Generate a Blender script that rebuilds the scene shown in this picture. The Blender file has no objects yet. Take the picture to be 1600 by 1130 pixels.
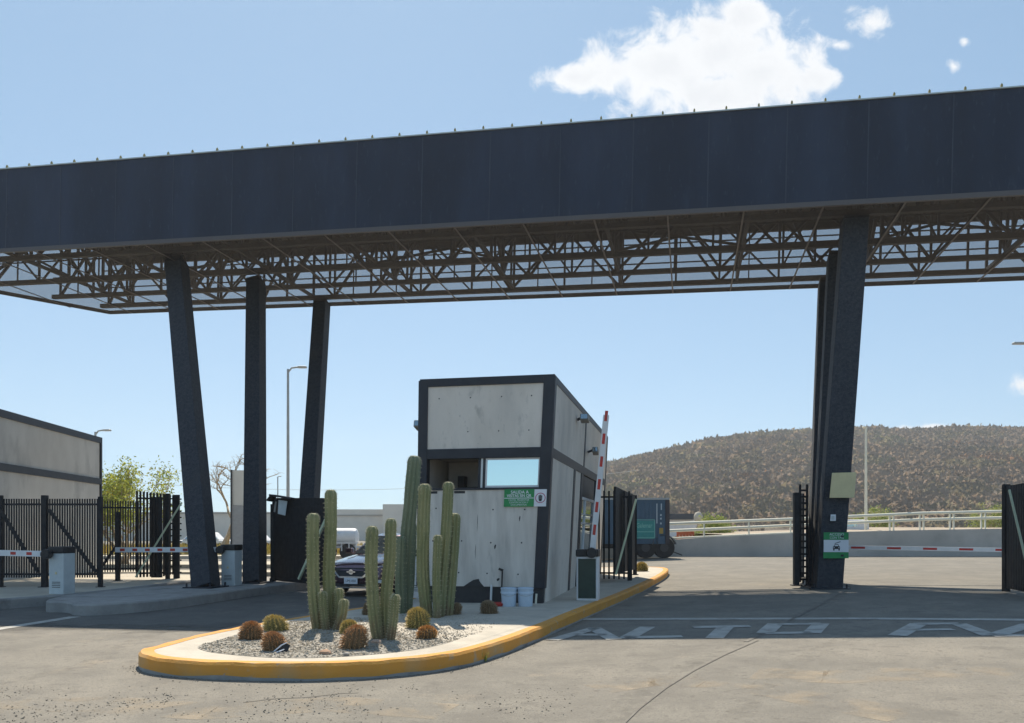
import bpy, bmesh, math, random
from mathutils import Vector, Matrix, noise as mnoise
R = math.radians
random.seed(7)
sc = bpy.context.scene
COL = sc.collection

# ---------------------------------------------------------------- camera, sky, sun, exposure
F = 1300.0; CX = 800.0; HY = 830.0; EYE = 1.5
cam_d = bpy.data.cameras.new('camera'); cam = bpy.data.objects.new('camera', cam_d); COL.objects.link(cam)
cam.location = (0, 0, EYE); cam.rotation_euler = (R(90), 0, 0)
cam_d.sensor_width = 36; cam_d.lens = F*36/1600; cam_d.shift_y = (HY-565)/1600
cam_d.clip_start = 0.1; cam_d.clip_end = 6000
sc.camera = cam

EXPO = 0.8
SKY = 0.075
SUN_TO = Vector((0.14, -0.79, -1.0)).normalized()
EL = math.asin(-SUN_TO.z); AZ = math.atan2(-SUN_TO.x, -SUN_TO.y)     # azimuth from +Y towards +X
sun_d = bpy.data.lights.new('sun', 'SUN'); sun = bpy.data.objects.new('sun', sun_d); COL.objects.link(sun)
sun_d.energy = 4.2; sun_d.angle = R(0.53); sun_d.color = (1.0, 0.89, 0.73)
sun.rotation_euler = SUN_TO.to_track_quat('-Z', 'Y').to_euler(); sun.location = (-5, 30, 40)

sc.view_settings.view_transform = 'Standard'; sc.view_settings.look = 'None'
sc.view_settings.exposure = EXPO; sc.view_settings.gamma = 1

w = bpy.data.worlds.new('World'); sc.world = w; w.use_nodes = True
nt = w.node_tree; N = nt.nodes; L = nt.links; N.clear()
def nd(t, **k):
    n = N.new(t)
    for a, b in k.items(): setattr(n, a, b)
    return n
def mth(op, a, b=None, c=None):
    n = nd('ShaderNodeMath', operation=op)
    for i, v in enumerate((a, b, c)):
        if v is None: continue
        if isinstance(v, (int, float)): n.inputs[i].default_value = v
        else: L.new(v, n.inputs[i])
    return n.outputs[0]
sky = nd('ShaderNodeTexSky', sky_type='NISHITA'); sky.sun_disc = False
sky.sun_elevation = EL; sky.sun_rotation = AZ; sky.altitude = 1800; sky.air_density = 0.9; sky.dust_density = 0.7; sky.ozone_density = 0.5
tc = nd('ShaderNodeTexCoord'); sp = nd('ShaderNodeSeparateXYZ'); L.new(tc.outputs['Generated'], sp.inputs[0])
yy = mth('MAXIMUM', sp.outputs[1], 0.05)
gx = mth('DIVIDE', sp.outputs[0], yy); gy = mth('DIVIDE', sp.outputs[2], yy)
cv = nd('ShaderNodeCombineXYZ'); L.new(gx, cv.inputs[0]); L.new(gy, cv.inputs[1])
def skynoise(scale, detail, rough, dist):
    n = nd('ShaderNodeTexNoise'); L.new(cv.outputs[0], n.inputs['Vector'])
    n.inputs['Scale'].default_value = scale; n.inputs['Detail'].default_value = detail
    n.inputs['Roughness'].default_value = rough; n.inputs['Distortion'].default_value = dist
    return n.outputs[0]
n1 = skynoise(26, 9, 0.62, 0.4); n2 = skynoise(9, 4, 0.5, 0.2)
blobs = [(1130, 80, 110, 75), (1030, 110, 115, 60), (1200, 110, 95, 60), (1110, 150, 120, 50), (900, 122, 52, 24), (1265, 122, 55, 26),
         (1165, 28, 60, 32), (960, 112, 60, 38), (1358, 35, 30, 20), (1492, 104, 14, 12), (1507, 66, 9, 8), (1308, 70, 20, 9),
         (1470, 672, 60, 9), (1604, 600, 20, 14)]
val = None
for (bx, by, rx, ry) in blobs:
    dx = mth('MULTIPLY', mth('SUBTRACT', gx, (bx-CX)/F), F/rx/1.25)
    dy = mth('MULTIPLY', mth('SUBTRACT', gy, (HY-by)/F), F/ry/1.25)
    r = mth('SQRT', mth('ADD', mth('MULTIPLY', dx, dx), mth('MULTIPLY', dy, dy)))
    v = mth('SUBTRACT', 1.0, r)
    v = v if rx > 45 else mth('MULTIPLY', v, 0.55)
    val = v if val is None else mth('MAXIMUM', val, v)
val = mth('MAXIMUM', val, -0.6)
dens = mth('ADD', val, mth('MULTIPLY', mth('SUBTRACT', n1, 0.5), 1.9))
mr = nd('ShaderNodeMapRange', interpolation_type='SMOOTHSTEP'); L.new(dens, mr.inputs['Value'])
mr.inputs['From Min'].default_value = -0.04; mr.inputs['From Max'].default_value = 0.58
front = mth('GREATER_THAN', sp.outputs[1], 0.1)
mask = mth('MULTIPLY', mr.outputs[0], front)
mask = mth('MULTIPLY', mask, 0.97)
shade = nd('ShaderNodeMapRange'); L.new(mth('ADD', dens, mth('MULTIPLY', n2, 0.9)), shade.inputs['Value'])
shade.inputs['From Min'].default_value = 0.5; shade.inputs['From Max'].default_value = 1.5
cc = nd('ShaderNodeMix', data_type='RGBA'); L.new(shade.outputs[0], cc.inputs['Factor'])
k = 1/(SKY*2**EXPO)
cc.inputs[6].default_value = (1.04*k, 1.05*k, 1.06*k, 1); cc.inputs[7].default_value = (0.88*k, 0.90*k, 0.93*k, 1)
mx = nd('ShaderNodeMix', data_type='RGBA'); L.new(mask, mx.inputs['Factor'])
gm = nd('ShaderNodeGamma'); L.new(sky.outputs[0], gm.inputs[0]); gm.inputs[1].default_value = 0.45      # a hazy, evenly bright midday sky
gt = nd('ShaderNodeMix', data_type='RGBA', blend_type='MULTIPLY'); gt.inputs['Factor'].default_value = 1; L.new(gm.outputs[0], gt.inputs[6]); gt.inputs[7].default_value = (1.88, 2.46, 2.86, 1)
L.new(gt.outputs[2], mx.inputs[6]); L.new(cc.outputs[2], mx.inputs[7])
bg = nd('ShaderNodeBackground'); L.new(mx.outputs[2], bg.inputs[0]); bg.inputs[1].default_value = SKY
wo = nd('ShaderNodeOutputWorld'); L.new(bg.outputs[0], wo.inputs[0])
w.cycles.sampling_method = 'MANUAL'; w.cycles.sample_map_resolution = 512
sc.cycles.max_bounces = 8; sc.cycles.transparent_max_bounces = 16; sc.cycles.use_denoising = True

# ---------------------------------------------------------------- placing: photo pixel + height -> world point
def _rise(x): return 0.225*min(1, max(0, (x-0.5)/7.5))
def gz(x):                                             # the right lane climbs gently to the right
    k = math.floor(x*2)/2; a = (x-k)*2
    return _rise(k)*(1-a)+_rise(k+0.5)*a
def P(px, py, h=0.0):
    a = (px-CX)/F; d = (EYE-h)*F/(py-HY)
    for _ in range(30): d = (EYE-h-gz(a*d))*F/(py-HY)
    return Vector((a*d, d, gz(a*d)+h))
def D(px, py, d): return Vector(((px-CX)/F*d, d, EYE+(HY-py)/F*d))

# ---------------------------------------------------------------- materials
MATS = {}
def mat(name, c1, c2=None, rough=0.7, scale=6, detail=6, bump=0.0, bscale=None, metallic=0.0, spec=0.4, stretch=None, contrast=(0.35, 0.65),
        speck=None, coat=0.0, alpha=1.0, big=None, attr=None):
    if name in MATS: return MATS[name]
    m = bpy.data.materials.new(name); m.use_nodes = True; t = m.node_tree; n = t.nodes; l = t.links
    b = n['Principled BSDF']; b.inputs['Roughness'].default_value = rough; b.inputs['Metallic'].default_value = metallic
    b.inputs['Specular IOR Level'].default_value = spec; b.inputs['Coat Weight'].default_value = coat; b.inputs['Coat Roughness'].default_value = 0.08
    co = n.new('ShaderNodeTexCoord'); vec = co.outputs['Object']
    if stretch:
        mp = n.new('ShaderNodeMapping'); mp.inputs['Scale'].default_value = stretch; l.new(vec, mp.inputs[0]); vec = mp.outputs[0]
    def noise(s, d=detail, r=0.6):
        q = n.new('ShaderNodeTexNoise'); l.new(vec, q.inputs['Vector']); q.inputs['Scale'].default_value = s
        q.inputs['Detail'].default_value = d; q.inputs['Roughness'].default_value = r; return q.outputs[0]
    def mix(fac, a, bb, mode='MIX'):
        q = n.new('ShaderNodeMix'); q.data_type = 'RGBA'; q.blend_type = mode
        for i, v in ((0, fac), (6, a), (7, bb)):
            if isinstance(v, (int, float)): q.inputs[i].default_value = v
            elif isinstance(v, (tuple, list)): q.inputs[i].default_value = (*v[:3], 1)
            else: l.new(v, q.inputs[i])
        return q.outputs[2]
    def rng(v, a, bb, lo=0, hi=1):
        q = n.new('ShaderNodeMapRange'); l.new(v, q.inputs[0]); q.inputs[1].default_value = a; q.inputs[2].default_value = bb
        q.inputs[3].default_value = lo; q.inputs[4].default_value = hi; return q.outputs[0]
    c2 = c2 or c1
    col = mix(rng(noise(scale), *contrast), c1, c2)
    if attr:
        a = n.new('ShaderNodeAttribute'); a.attribute_name = attr
        col = mix(1.0, col, a.outputs['Color'], 'MULTIPLY')
    if big:                                            # (scale, colour, lo, hi): broad patches of wear
        for (s, c, lo, hi) in (big if isinstance(big, list) else [big]):
            col = mix(rng(noise(s, 5), lo, hi), col, c)
    if speck:
        s, c, th = speck
        v = n.new('ShaderNodeTexVoronoi'); l.new(vec, v.inputs['Vector']); v.inputs['Scale'].default_value = s
        ck = n.new('ShaderNodeSeparateColor'); l.new(v.outputs['Color'], ck.inputs[0])
        col = mix(rng(ck.outputs[0], th, th+0.02), col, c)
    l.new(col, b.inputs['Base Color'])
    if bump:
        bn = n.new('ShaderNodeBump'); bn.inputs['Strength'].default_value = bump; bn.inputs['Distance'].default_value = 0.02
        l.new(noise(bscale or scale*6, 8), bn.inputs['Height']); l.new(bn.outputs[0], b.inputs['Normal'])
    if alpha < 1: b.inputs['Alpha'].default_value = alpha
    MATS[name] = m; return m

def asphalt():
    m = mat('asphalt', (0.17, 0.16, 0.14), (0.225, 0.212, 0.183), rough=0.9, scale=1.3, bump=0.55, bscale=38, spec=0.25,
            big=[(0.33, (0.25, 0.23, 0.195), 0.5, 0.72), (0.9, (0.31, 0.265, 0.205), 0.62, 0.8), (3.0, (0.15, 0.141, 0.125), 0.54, 0.72), (11, (0.135, 0.126, 0.11), 0.58, 0.7), (17, (0.28, 0.26, 0.222), 0.62, 0.72)],
            speck=(95, (0.15, 0.143, 0.13), 0.86))
    return m
M_asph = asphalt()
M_conc = mat('concrete', (0.62, 0.57, 0.51), (0.74, 0.685, 0.62), rough=0.85, scale=2.2, bump=0.25, bscale=25, stretch=(1, 1, 0.45), spec=0.25,
             big=[(1.1, (0.44, 0.415, 0.38), 0.48, 0.72), (6, (0.44, 0.415, 0.38), 0.6, 0.76), (19, (0.42, 0.40, 0.37), 0.66, 0.76)])
M_concl = mat('board_marked_concrete', (0.56, 0.52, 0.47), (0.72, 0.675, 0.615), rough=0.85, scale=2.6, bump=0.25, bscale=18, stretch=(1.6, 1.6, 0.22), spec=0.25,
              big=[(1.8, (0.40, 0.38, 0.35), 0.5, 0.74), (7, (0.40, 0.38, 0.35), 0.6, 0.76), (16, (0.30, 0.285, 0.26), 0.69, 0.78)])
M_steel = mat('dark_steel', (0.014, 0.018, 0.027), (0.024, 0.029, 0.04), rough=0.5, scale=3, bump=0.05, spec=0.4)
M_colm = mat('column_stucco', (0.026, 0.031, 0.041), (0.05, 0.056, 0.066), rough=0.8, scale=14, bump=0.6, bscale=45, spec=0.3, speck=(110, (0.075, 0.08, 0.09), 0.88), big=(1.2, (0.055, 0.056, 0.058), .55, .8))
M_fascia = mat('fascia_panel', (0.017, 0.026, 0.05), (0.027, 0.039, 0.07), rough=0.55, scale=1.1, stretch=(1, 1, 0.25), spec=0.35, bump=0.03,
               big=[(0.5, (0.013, 0.017, 0.03), 0.4, 0.75), (2.5, (0.036, 0.047, 0.075), 0.6, 0.85), (14, (0.046, 0.057, 0.082), 0.6, 0.78)])
M_soffit = mat('perforated_soffit', (0.085, 0.074, 0.07), (0.115, 0.10, 0.094), rough=0.7, scale=2, alpha=0.42)
M_mesh = mat('perforated_back_fascia', (0.10, 0.11, 0.13), (0.13, 0.14, 0.16), rough=0.7, scale=2, alpha=0.28)
M_truss = mat('truss_steel', (0.036, 0.033, 0.032), (0.055, 0.05, 0.047), rough=0.6, scale=4)
M_roof = mat('roof_deck', (0.075, 0.065, 0.062), (0.10, 0.088, 0.083), rough=0.7, scale=1.5, stretch=(1, 6, 1))
M_joint = mat('soffit_joint', (0.125, 0.108, 0.10), rough=0.6)
M_trim = mat('fascia_trim', (0.11, 0.10, 0.10), rough=0.6)
M_coping = mat('coping_metal', (0.55, 0.58, 0.55), rough=0.4, metallic=0.4)
M_brass = mat('clip_metal', (0.35, 0.28, 0.12), rough=0.4, metallic=0.5)
M_white = mat('white_paint', (0.74, 0.75, 0.76), (0.66, 0.67, 0.68), rough=0.5, scale=5)
M_cab = mat('cabinet_paint', (0.56, 0.61, 0.62), (0.48, 0.53, 0.54), rough=0.5, scale=6, contrast=(.3, .7))
M_red = mat('red_reflective', (0.55, 0.04, 0.03), (0.42, 0.05, 0.04), rough=0.5)
M_black = mat('black_plastic', (0.014, 0.015, 0.017), (0.03, 0.03, 0.032), rough=0.55, scale=8)
M_fence = mat('fence_black', (0.012, 0.013, 0.016), (0.022, 0.024, 0.028), rough=0.6, scale=8, spec=0.25)
M_brace = mat('pale_green_brace', (0.58, 0.63, 0.44), (0.5, 0.55, 0.38), rough=0.6)
M_yel = mat('kerb_yellow', (0.66, 0.31, 0.05), (0.55, 0.255, 0.05), rough=0.8, scale=2.2, bump=0.4, bscale=30, contrast=(0.3, 0.75),
            big=[(1.6, (0.50, 0.30, 0.12), 0.5, 0.72), (5.5, (0.40, 0.33, 0.24), 0.60, 0.74), (14, (0.34, 0.30, 0.25), 0.66, 0.74), (2.0, (0.33, 0.285, 0.23), 0.66, 0.78)])
M_pave = mat('pavement_concrete', (0.43, 0.395, 0.335), (0.52, 0.48, 0.41), rough=0.88, scale=2.5, bump=0.3, bscale=30, big=(1.0, (0.37, 0.345, 0.30), 0.52, 0.72), spec=0.25)
M_kgrey = mat('kerb_concrete', (0.26, 0.255, 0.245), (0.34, 0.335, 0.32), rough=0.9, scale=4, bump=0.4, bscale=40, big=(2, (0.17, 0.165, 0.16), 0.55, 0.7))
M_sand = mat('sandy_pavement', (0.42, 0.38, 0.31), (0.52, 0.475, 0.39), rough=0.95, scale=1.5, bump=0.3)
M_gravel = mat('gravel_bed', (0.28, 0.265, 0.232), (0.40, 0.378, 0.335), rough=0.95, scale=35, bump=1.0, bscale=60, contrast=(0.4, 0.6))
M_pebble = mat('pebble', (0.52, 0.50, 0.46), (0.63, 0.61, 0.565), rough=0.9, scale=20, attr='tone')
M_mark = mat('road_paint', (0.44, 0.435, 0.405), (0.35, 0.345, 0.32), rough=0.8, scale=5, big=[(4, (0.25, 0.24, 0.22), 0.52, 0.66)])
M_seam = mat('tar_seam', (0.12, 0.112, 0.10), (0.19, 0.178, 0.155), rough=0.9, scale=6)
M_green = mat('sign_green', (0.02, 0.24, 0.075), (0.03, 0.28, 0.09), rough=0.5)
M_signw = mat('sign_white', (0.72, 0.74, 0.78), rough=0.5)
M_ink = mat('sign_ink', (0.03, 0.03, 0.035), rough=0.6)
M_pink = mat('sign_ring', (0.45, 0.12, 0.20), rough=0.6)
M_bucket = mat('bucket_plastic', (0.56, 0.66, 0.77), (0.50, 0.60, 0.71), rough=0.5)
M_tan = mat('tan_plate', (0.70, 0.60, 0.34), (0.64, 0.54, 0.31), rough=0.6)
M_beige = mat('beige_render', (0.66, 0.60, 0.52), (0.72, 0.66, 0.57), rough=0.9, scale=0.6)
M_dry = mat('dry_grass', (0.52, 0.42, 0.16), (0.40, 0.34, 0.13), rough=0.95, scale=3, bump=0.8)
M_bark = mat('bark_pale', (0.46, 0.36, 0.24), (0.34, 0.26, 0.17), rough=0.9, scale=8)
M_leaf = mat('leaf_green', (0.25, 0.31, 0.06), (0.38, 0.41, 0.11), rough=0.7, scale=3, attr='tone')
M_galv = mat('galvanised_pole', (0.42, 0.42, 0.40), (0.5, 0.5, 0.48), rough=0.5, metallic=0.3)
M_rubber = mat('rubber', (0.02, 0.02, 0.022), (0.035, 0.035, 0.037), rough=0.85)
M_alu = mat('wheel_metal', (0.35, 0.36, 0.37), rough=0.4, metallic=0.7)
def glass(name, tint, metallic, rough):
    m = mat(name, tint, rough=rough, metallic=metallic, spec=0.8); return m
M_mirror = glass('reflective_film_glass', (0.74, 0.86, 0.84), 1.0, 0.03)
M_cglass = glass('car_glass', (0.34, 0.43, 0.47), 0.8, 0.04)
M_carpaint = mat('car_paint', (0.16, 0.085, 0.11), (0.14, 0.075, 0.10), rough=0.26, spec=0.6, coat=1.0, metallic=.65)
M_chrome = mat('chrome', (0.75, 0.77, 0.8), rough=0.12, metallic=1.0)
M_lens = mat('headlamp_lens', (0.6, 0.63, 0.66), rough=0.1, spec=0.9)
M_blue = mat('container_blue', (0.04, 0.092, 0.15), (0.052, 0.112, 0.18), rough=0.6, scale=2)
M_teal = mat('container_teal', (0.03, 0.22, 0.22), (0.04, 0.26, 0.25), rough=0.6)
M_tealt = mat('container_lettering', (0.16, 0.42, 0.38), rough=0.6)
M_orange = mat('orange_plastic', (0.62, 0.13, 0.035), (0.5, 0.1, 0.03), rough=0.6)
M_rail = mat('cream_rail', (0.80, 0.77, 0.64), (0.74, 0.71, 0.58), rough=0.6)
M_dark = mat('dark_stain_paint', (0.03, 0.032, 0.035), (0.055, 0.055, 0.058), rough=0.8, scale=3)

def leafy_light(m, k=.5):                                # thin leaves: half the light passes through
    t = m.node_tree; b = t.nodes['Principled BSDF']; o = t.nodes['Material Output']; tr = t.nodes.new('ShaderNodeBsdfTranslucent'); mixs = t.nodes.new('ShaderNodeMixShader'); mixs.inputs[0].default_value = k
    t.links.new(b.inputs['Base Color'].links[0].from_socket, tr.inputs[0])
    if b.inputs['Normal'].links: t.links.new(b.inputs['Normal'].links[0].from_socket, tr.inputs['Normal'])
    t.links.new(b.outputs[0], mixs.inputs[1]); t.links.new(tr.outputs[0], mixs.inputs[2]); t.links.new(mixs.outputs[0], o.inputs['Surface'])
leafy_light(M_leaf, .4)
# ---------------------------------------------------------------- mesh helper
class MB:
    def __init__(s): s.v = []; s.f = []; s.m = []; s.tone = None
    def face(s, pts, m=0):
        i = len(s.v); s.v += [Vector(p) for p in pts]; s.f.append(tuple(range(i, i+len(pts)))); s.m.append(m)
    def hexa(s, c, m=0):                                 # 8 corners: bottom 4 ccw, top 4 ccw
        i = len(s.v); s.v += [Vector(p) for p in c]
        for q in ((3, 2, 1, 0), (4, 5, 6, 7), (0, 1, 5, 4), (1, 2, 6, 5), (2, 3, 7, 6), (3, 0, 4, 7)):
            s.f.append(tuple(i+k for k in q)); s.m.append(m)
    def box(s, x0, x1, y0, y1, z0, z1, m=0, M=None):
        c = [(x0, y0, z0), (x1, y0, z0), (x1, y1, z0), (x0, y1, z0), (x0, y0, z1), (x1, y0, z1), (x1, y1, z1), (x0, y1, z1)]
        if M is not None: c = [M @ Vector(p) for p in c]
        s.hexa(c, m)
    def bar(s, p, q, wd, ht, m=0, up=(0, 0, 1), side=None):
        p = Vector(p); q = Vector(q); d = (q-p).normalized()
        if side is None:
            a = d.cross(Vector(up))
            if a.length < 1e-4: a = d.cross(Vector((1, 0, 0)))
            a.normalize()
        else: a = (Vector(side)-d*d.dot(Vector(side))).normalized()
        b = a.cross(d)
        a = a*wd/2; b = b*ht/2
        s.hexa([p-a-b, p+a-b, p+a+b, p-a+b, q-a-b, q+a-b, q+a+b, q-a+b], m)
    def tube(s, pts, rad, n=8, m=0, caps=True):
        pts = [Vector(p) for p in pts]; rad = rad if isinstance(rad, (list, tuple)) else [rad]*len(pts)
        base = len(s.v); ref = None
        for i, p in enumerate(pts):
            d = (pts[min(i+1, len(pts)-1)]-pts[max(i-1, 0)]).normalized()
            if ref is None: ref = Vector((1, 0, 0)) if abs(d.x) < 0.9 else Vector((0, 1, 0))
            a = (ref-d*d.dot(ref)).normalized(); ref = a; b = d.cross(a)
            for k in range(n):
                t = 2*math.pi*k/n; s.v.append(p+(a*math.cos(t)+b*math.sin(t))*rad[i])
        for i in range(len(pts)-1):
            for k in range(n):
                k2 = (k+1) % n
                s.f.append((base+i*n+k, base+i*n+k2, base+(i+1)*n+k2, base+(i+1)*n+k)); s.m.append(m)
        if caps:
            s.f.append(tuple(base+k for k in range(n))[::-1]); s.m.append(m)
            e = base+(len(pts)-1)*n; s.f.append(tuple(e+k for k in range(n))); s.m.append(m)
    def lathe(s, prof, c, n=20, m=0, axis='z'):
        base = len(s.v); c = Vector(c)
        for (r, z) in prof:
            for k in range(n):
                t = 2*math.pi*k/n
                o = (r*math.cos(t), r*math.sin(t), z) if axis == 'z' else ((z, r*math.cos(t), r*math.sin(t)) if axis == 'x' else (r*math.sin(t), z, r*math.cos(t)))
                s.v.append(c+Vector(o))
        for i in range(len(prof)-1):
            for k in range(n):
                k2 = (k+1) % n; s.f.append((base+i*n+k, base+i*n+k2, base+(i+1)*n+k2, base+(i+1)*n+k)); s.m.append(m)
        s.f.append(tuple(base+k for k in range(n))[::-1]); s.m.append(m)
        e = base+(len(prof)-1)*n; s.f.append(tuple(e+k for k in range(n))); s.m.append(m)
    def prism(s, poly, z0, z1, m=0):                     # poly [(x,y)], z0/z1 numbers or functions
        f0 = z0 if callable(z0) else (lambda x, y: z0); f1 = z1 if callable(z1) else (lambda x, y: z1)
        n = len(poly); i = len(s.v)
        s.v += [Vector((x, y, f0(x, y))) for x, y in poly]+[Vector((x, y, f1(x, y))) for x, y in poly]
        for k in range(n):
            k2 = (k+1) % n; s.f.append((i+k, i+k2, i+n+k2, i+n+k)); s.m.append(m)
        s.f.append(tuple(i+n+k for k in range(n))); s.m.append(m)
    def disc(s, c, nrm, r, n=10, m=0):
        nrm = Vector(nrm).normalized(); a = nrm.orthogonal().normalized(); b = nrm.cross(a)
        s.face([Vector(c)+(a*math.cos(2*math.pi*k/n)+b*math.sin(2*math.pi*k/n))*r for k in range(n)], m)
    def build(s, name, mats, parent=None, smooth=False, bevel=0, fix=True, auto=False):
        me = bpy.data.meshes.new(name)
        off = WLOC.get(parent.name, Vector()) if parent is not None else Vector()
        me.from_pydata([v-off for v in s.v], [], s.f)
        mats = mats if isinstance(mats, (list, tuple)) else [mats]
        for q in mats: me.materials.append(q)
        if len(mats) > 1: me.polygons.foreach_set('material_index', s.m)
        if smooth: me.polygons.foreach_set('use_smooth', [True]*len(me.polygons))
        if s.tone is not None:
            a = me.color_attributes.new('tone', 'FLOAT_COLOR', 'POINT')
            a.data.foreach_set('color', [c for t in s.tone for c in (*t, 1)])
        if fix:
            bm = bmesh.new(); bm.from_mesh(me)
            if smooth: bmesh.ops.remove_doubles(bm, verts=bm.verts, dist=1e-5)
            bmesh.ops.recalc_face_normals(bm, faces=bm.faces); bm.to_mesh(me); bm.free()
        me.update()
        o = bpy.data.objects.new(name, me); COL.objects.link(o)
        if parent is not None: o.parent = parent
        WLOC[o.name] = off
        if bevel:
            md = o.modifiers.new('bevel', 'BEVEL'); md.width = bevel; md.segments = 2; md.limit_method = 'ANGLE'
        if auto:
            md = o.modifiers.new('split', 'EDGE_SPLIT'); md.split_angle = R(40)
        return o
WLOC = {}
def tag(o, label=None, cat=None, group=None, kind=None):
    for k, v in (('label', label), ('category', cat), ('group', group), ('kind', kind)):
        if v: o[k] = v
    return o
def thing(name, loc, label, cat, group=None):
    o = bpy.data.objects.new(name, None); COL.objects.link(o); o.location = loc; o.empty_display_size = 0.2
    WLOC[o.name] = Vector(loc); return tag(o, label, cat, group)
def frame(o, a):                                         # local x to the right, local y into the picture, turned clockwise by a
    return Matrix.Translation(Vector(o)) @ Matrix.Rotation(-a, 4, 'Z')
def text_mesh(s, body, size, M, m=0, align='CENTER', sx=1.0, depth=0.0, bold=0.0):
    cu = bpy.data.curves.new('lettering', 'FONT'); cu.body = body; cu.size = size; cu.align_x = align; cu.align_y = 'CENTER'; cu.resolution_u = 3
    cu.offset = bold
    o = bpy.data.objects.new('lettering', cu); COL.objects.link(o)
    bpy.context.view_layer.update()
    me = bpy.data.meshes.new_from_object(o.evaluated_get(bpy.context.evaluated_depsgraph_get()))
    i = len(s.v)
    for v in me.vertices: s.v.append(M @ Vector((v.co.x*sx, v.co.y, depth)))
    for p in me.polygons: s.f.append(tuple(i+k for k in p.vertices)); s.m.append(m)
    bpy.data.objects.remove(o); bpy.data.meshes.remove(me); bpy.data.curves.remove(cu)

# ---------------------------------------------------------------- ground
def grid_axis(lo, hi, fine_lo, fine_hi, step, far):
    a = []; x = fine_lo
    while x < fine_hi+1e-6: a.append(x); x += step
    s = step; x = fine_hi
    while x < hi: s *= far; x += s; a.append(min(x, hi))
    s = step; x = fine_lo; b = []
    while x > lo: s *= far; x -= s; b.append(max(x, lo))
    return b[::-1]+a
xs = grid_axis(-2500, 2500, -14, 14, 0.5, 1.5); ys = grid_axis(-60, 4000, -4, 40, 2.0, 1.5)
mb = MB(); nx = len(xs)
for y in ys:
    for x in xs: mb.v.append(Vector((x, y, gz(x))))
for j in range(len(ys)-1):
    for i in range(nx-1): mb.f.append((j*nx+i, j*nx+i+1, (j+1)*nx+i+1, (j+1)*nx+i)); mb.m.append(0)
tag(mb.build('road', M_asph), kind='structure')

def strip(s, pts, width, h=0.006, m=0, n=12):            # flat band along a polyline lying on the ground
    P2 = []
    for a, b in zip(pts[:-1], pts[1:]):
        for k in range(n): P2.append(a.lerp(b, k/n))
    P2.append(pts[-1])
    Lf = []; Rt = []
    for i, p in enumerate(P2):
        d = (P2[min(i+1, len(P2)-1)]-P2[max(i-1, 0)]); d.z = 0; d.normalize(); nrm = Vector((-d.y, d.x, 0))*width/2
        a = p+nrm; b = p-nrm; Lf.append(Vector((a.x, a.y, gz(a.x)+h))); Rt.append(Vector((b.x, b.y, gz(b.x)+h)))
    for i in range(len(P2)-1): s.face([Lf[i], Rt[i], Rt[i+1], Lf[i+1]], m)

mb = MB(); strip(mb, [P(905, 968), P(1100, 967.5), P(1330, 967), P(1600, 969), P(1800, 972)], 0.26)
tag(mb.build('stop_line', M_mark), kind='structure')
mb = MB(); strip(mb, [P(-60, 993), P(0, 983), P(118, 964)], 0.22)
tag(mb.build('stop_line', M_mark), kind='structure')
mb = MB(); strip(mb, [P(930, 1150), P(1010, 1072), P(1110, 1022), P(1200, 985), P(1330, 925)], 0.24, 0.0035); strip(mb, [P(1130, 1150), P(1190, 1072), P(1270, 1022), P(1345, 985)], 0.24, 0.0035)
strip(mb, [P(-40, 1075), P(120, 1045), P(215, 1000), P(330, 960), P(470, 925)], 0.24, 0.0035)
M_tyre = mat('tyre_mark', (0.10, 0.095, 0.085), rough=.9)
_t = M_tyre.node_tree; _c = _t.nodes.new('ShaderNodeTexCoord'); _q = _t.nodes.new('ShaderNodeTexNoise'); _q.inputs['Scale'].default_value = 7; _q.inputs['Detail'].default_value = 8
_m = _t.nodes.new('ShaderNodeMapRange'); _m.inputs[1].default_value = .42; _m.inputs[2].default_value = .75; _m.inputs[4].default_value = .16
_t.links.new(_c.outputs['Object'], _q.inputs[0]); _t.links.new(_q.outputs[0], _m.inputs[0]); _t.links.new(_m.outputs[0], _t.nodes['Principled BSDF'].inputs['Alpha'])
tag(mb.build('tyre_marks', M_tyre), kind='structure')
mb = MB(); strip(mb, [P(930, 1076), P(1010, 1064), P(1100, 1066), P(1210, 1078), P(1300, 1098), P(1420, 1120)], 0.55, 0.0025); strip(mb, [P(1180, 1052), P(1300, 1058), P(1500, 1050), P(1640, 1056)], 0.7, 0.0025)
strip(mb, [P(-60, 1105), P(150, 1100), P(330, 1112), P(520, 1100), P(700, 1112)], 0.6, 0.0025)
M_drift = M_tyre.copy(); M_drift.name = 'sand_drift'; M_drift.node_tree.nodes['Principled BSDF'].inputs['Base Color'].links and M_drift.node_tree.links.remove(M_drift.node_tree.nodes['Principled BSDF'].inputs['Base Color'].links[0])
M_drift.node_tree.nodes['Principled BSDF'].inputs['Base Color'].default_value = (.40, .335, .25, 1)
for n_ in M_drift.node_tree.nodes:
    if n_.type == 'MAP_RANGE' and abs(n_.inputs[4].default_value-.16) < .001: n_.inputs[4].default_value = .6; n_.inputs[1].default_value = .46; n_.inputs[2].default_value = .72
    if n_.type == 'TEX_NOISE' and abs(n_.inputs['Scale'].default_value-7) < .001: n_.inputs['Scale'].default_value = 2.6
tag(mb.build('sand_drift', M_drift), kind='stuff')
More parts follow.
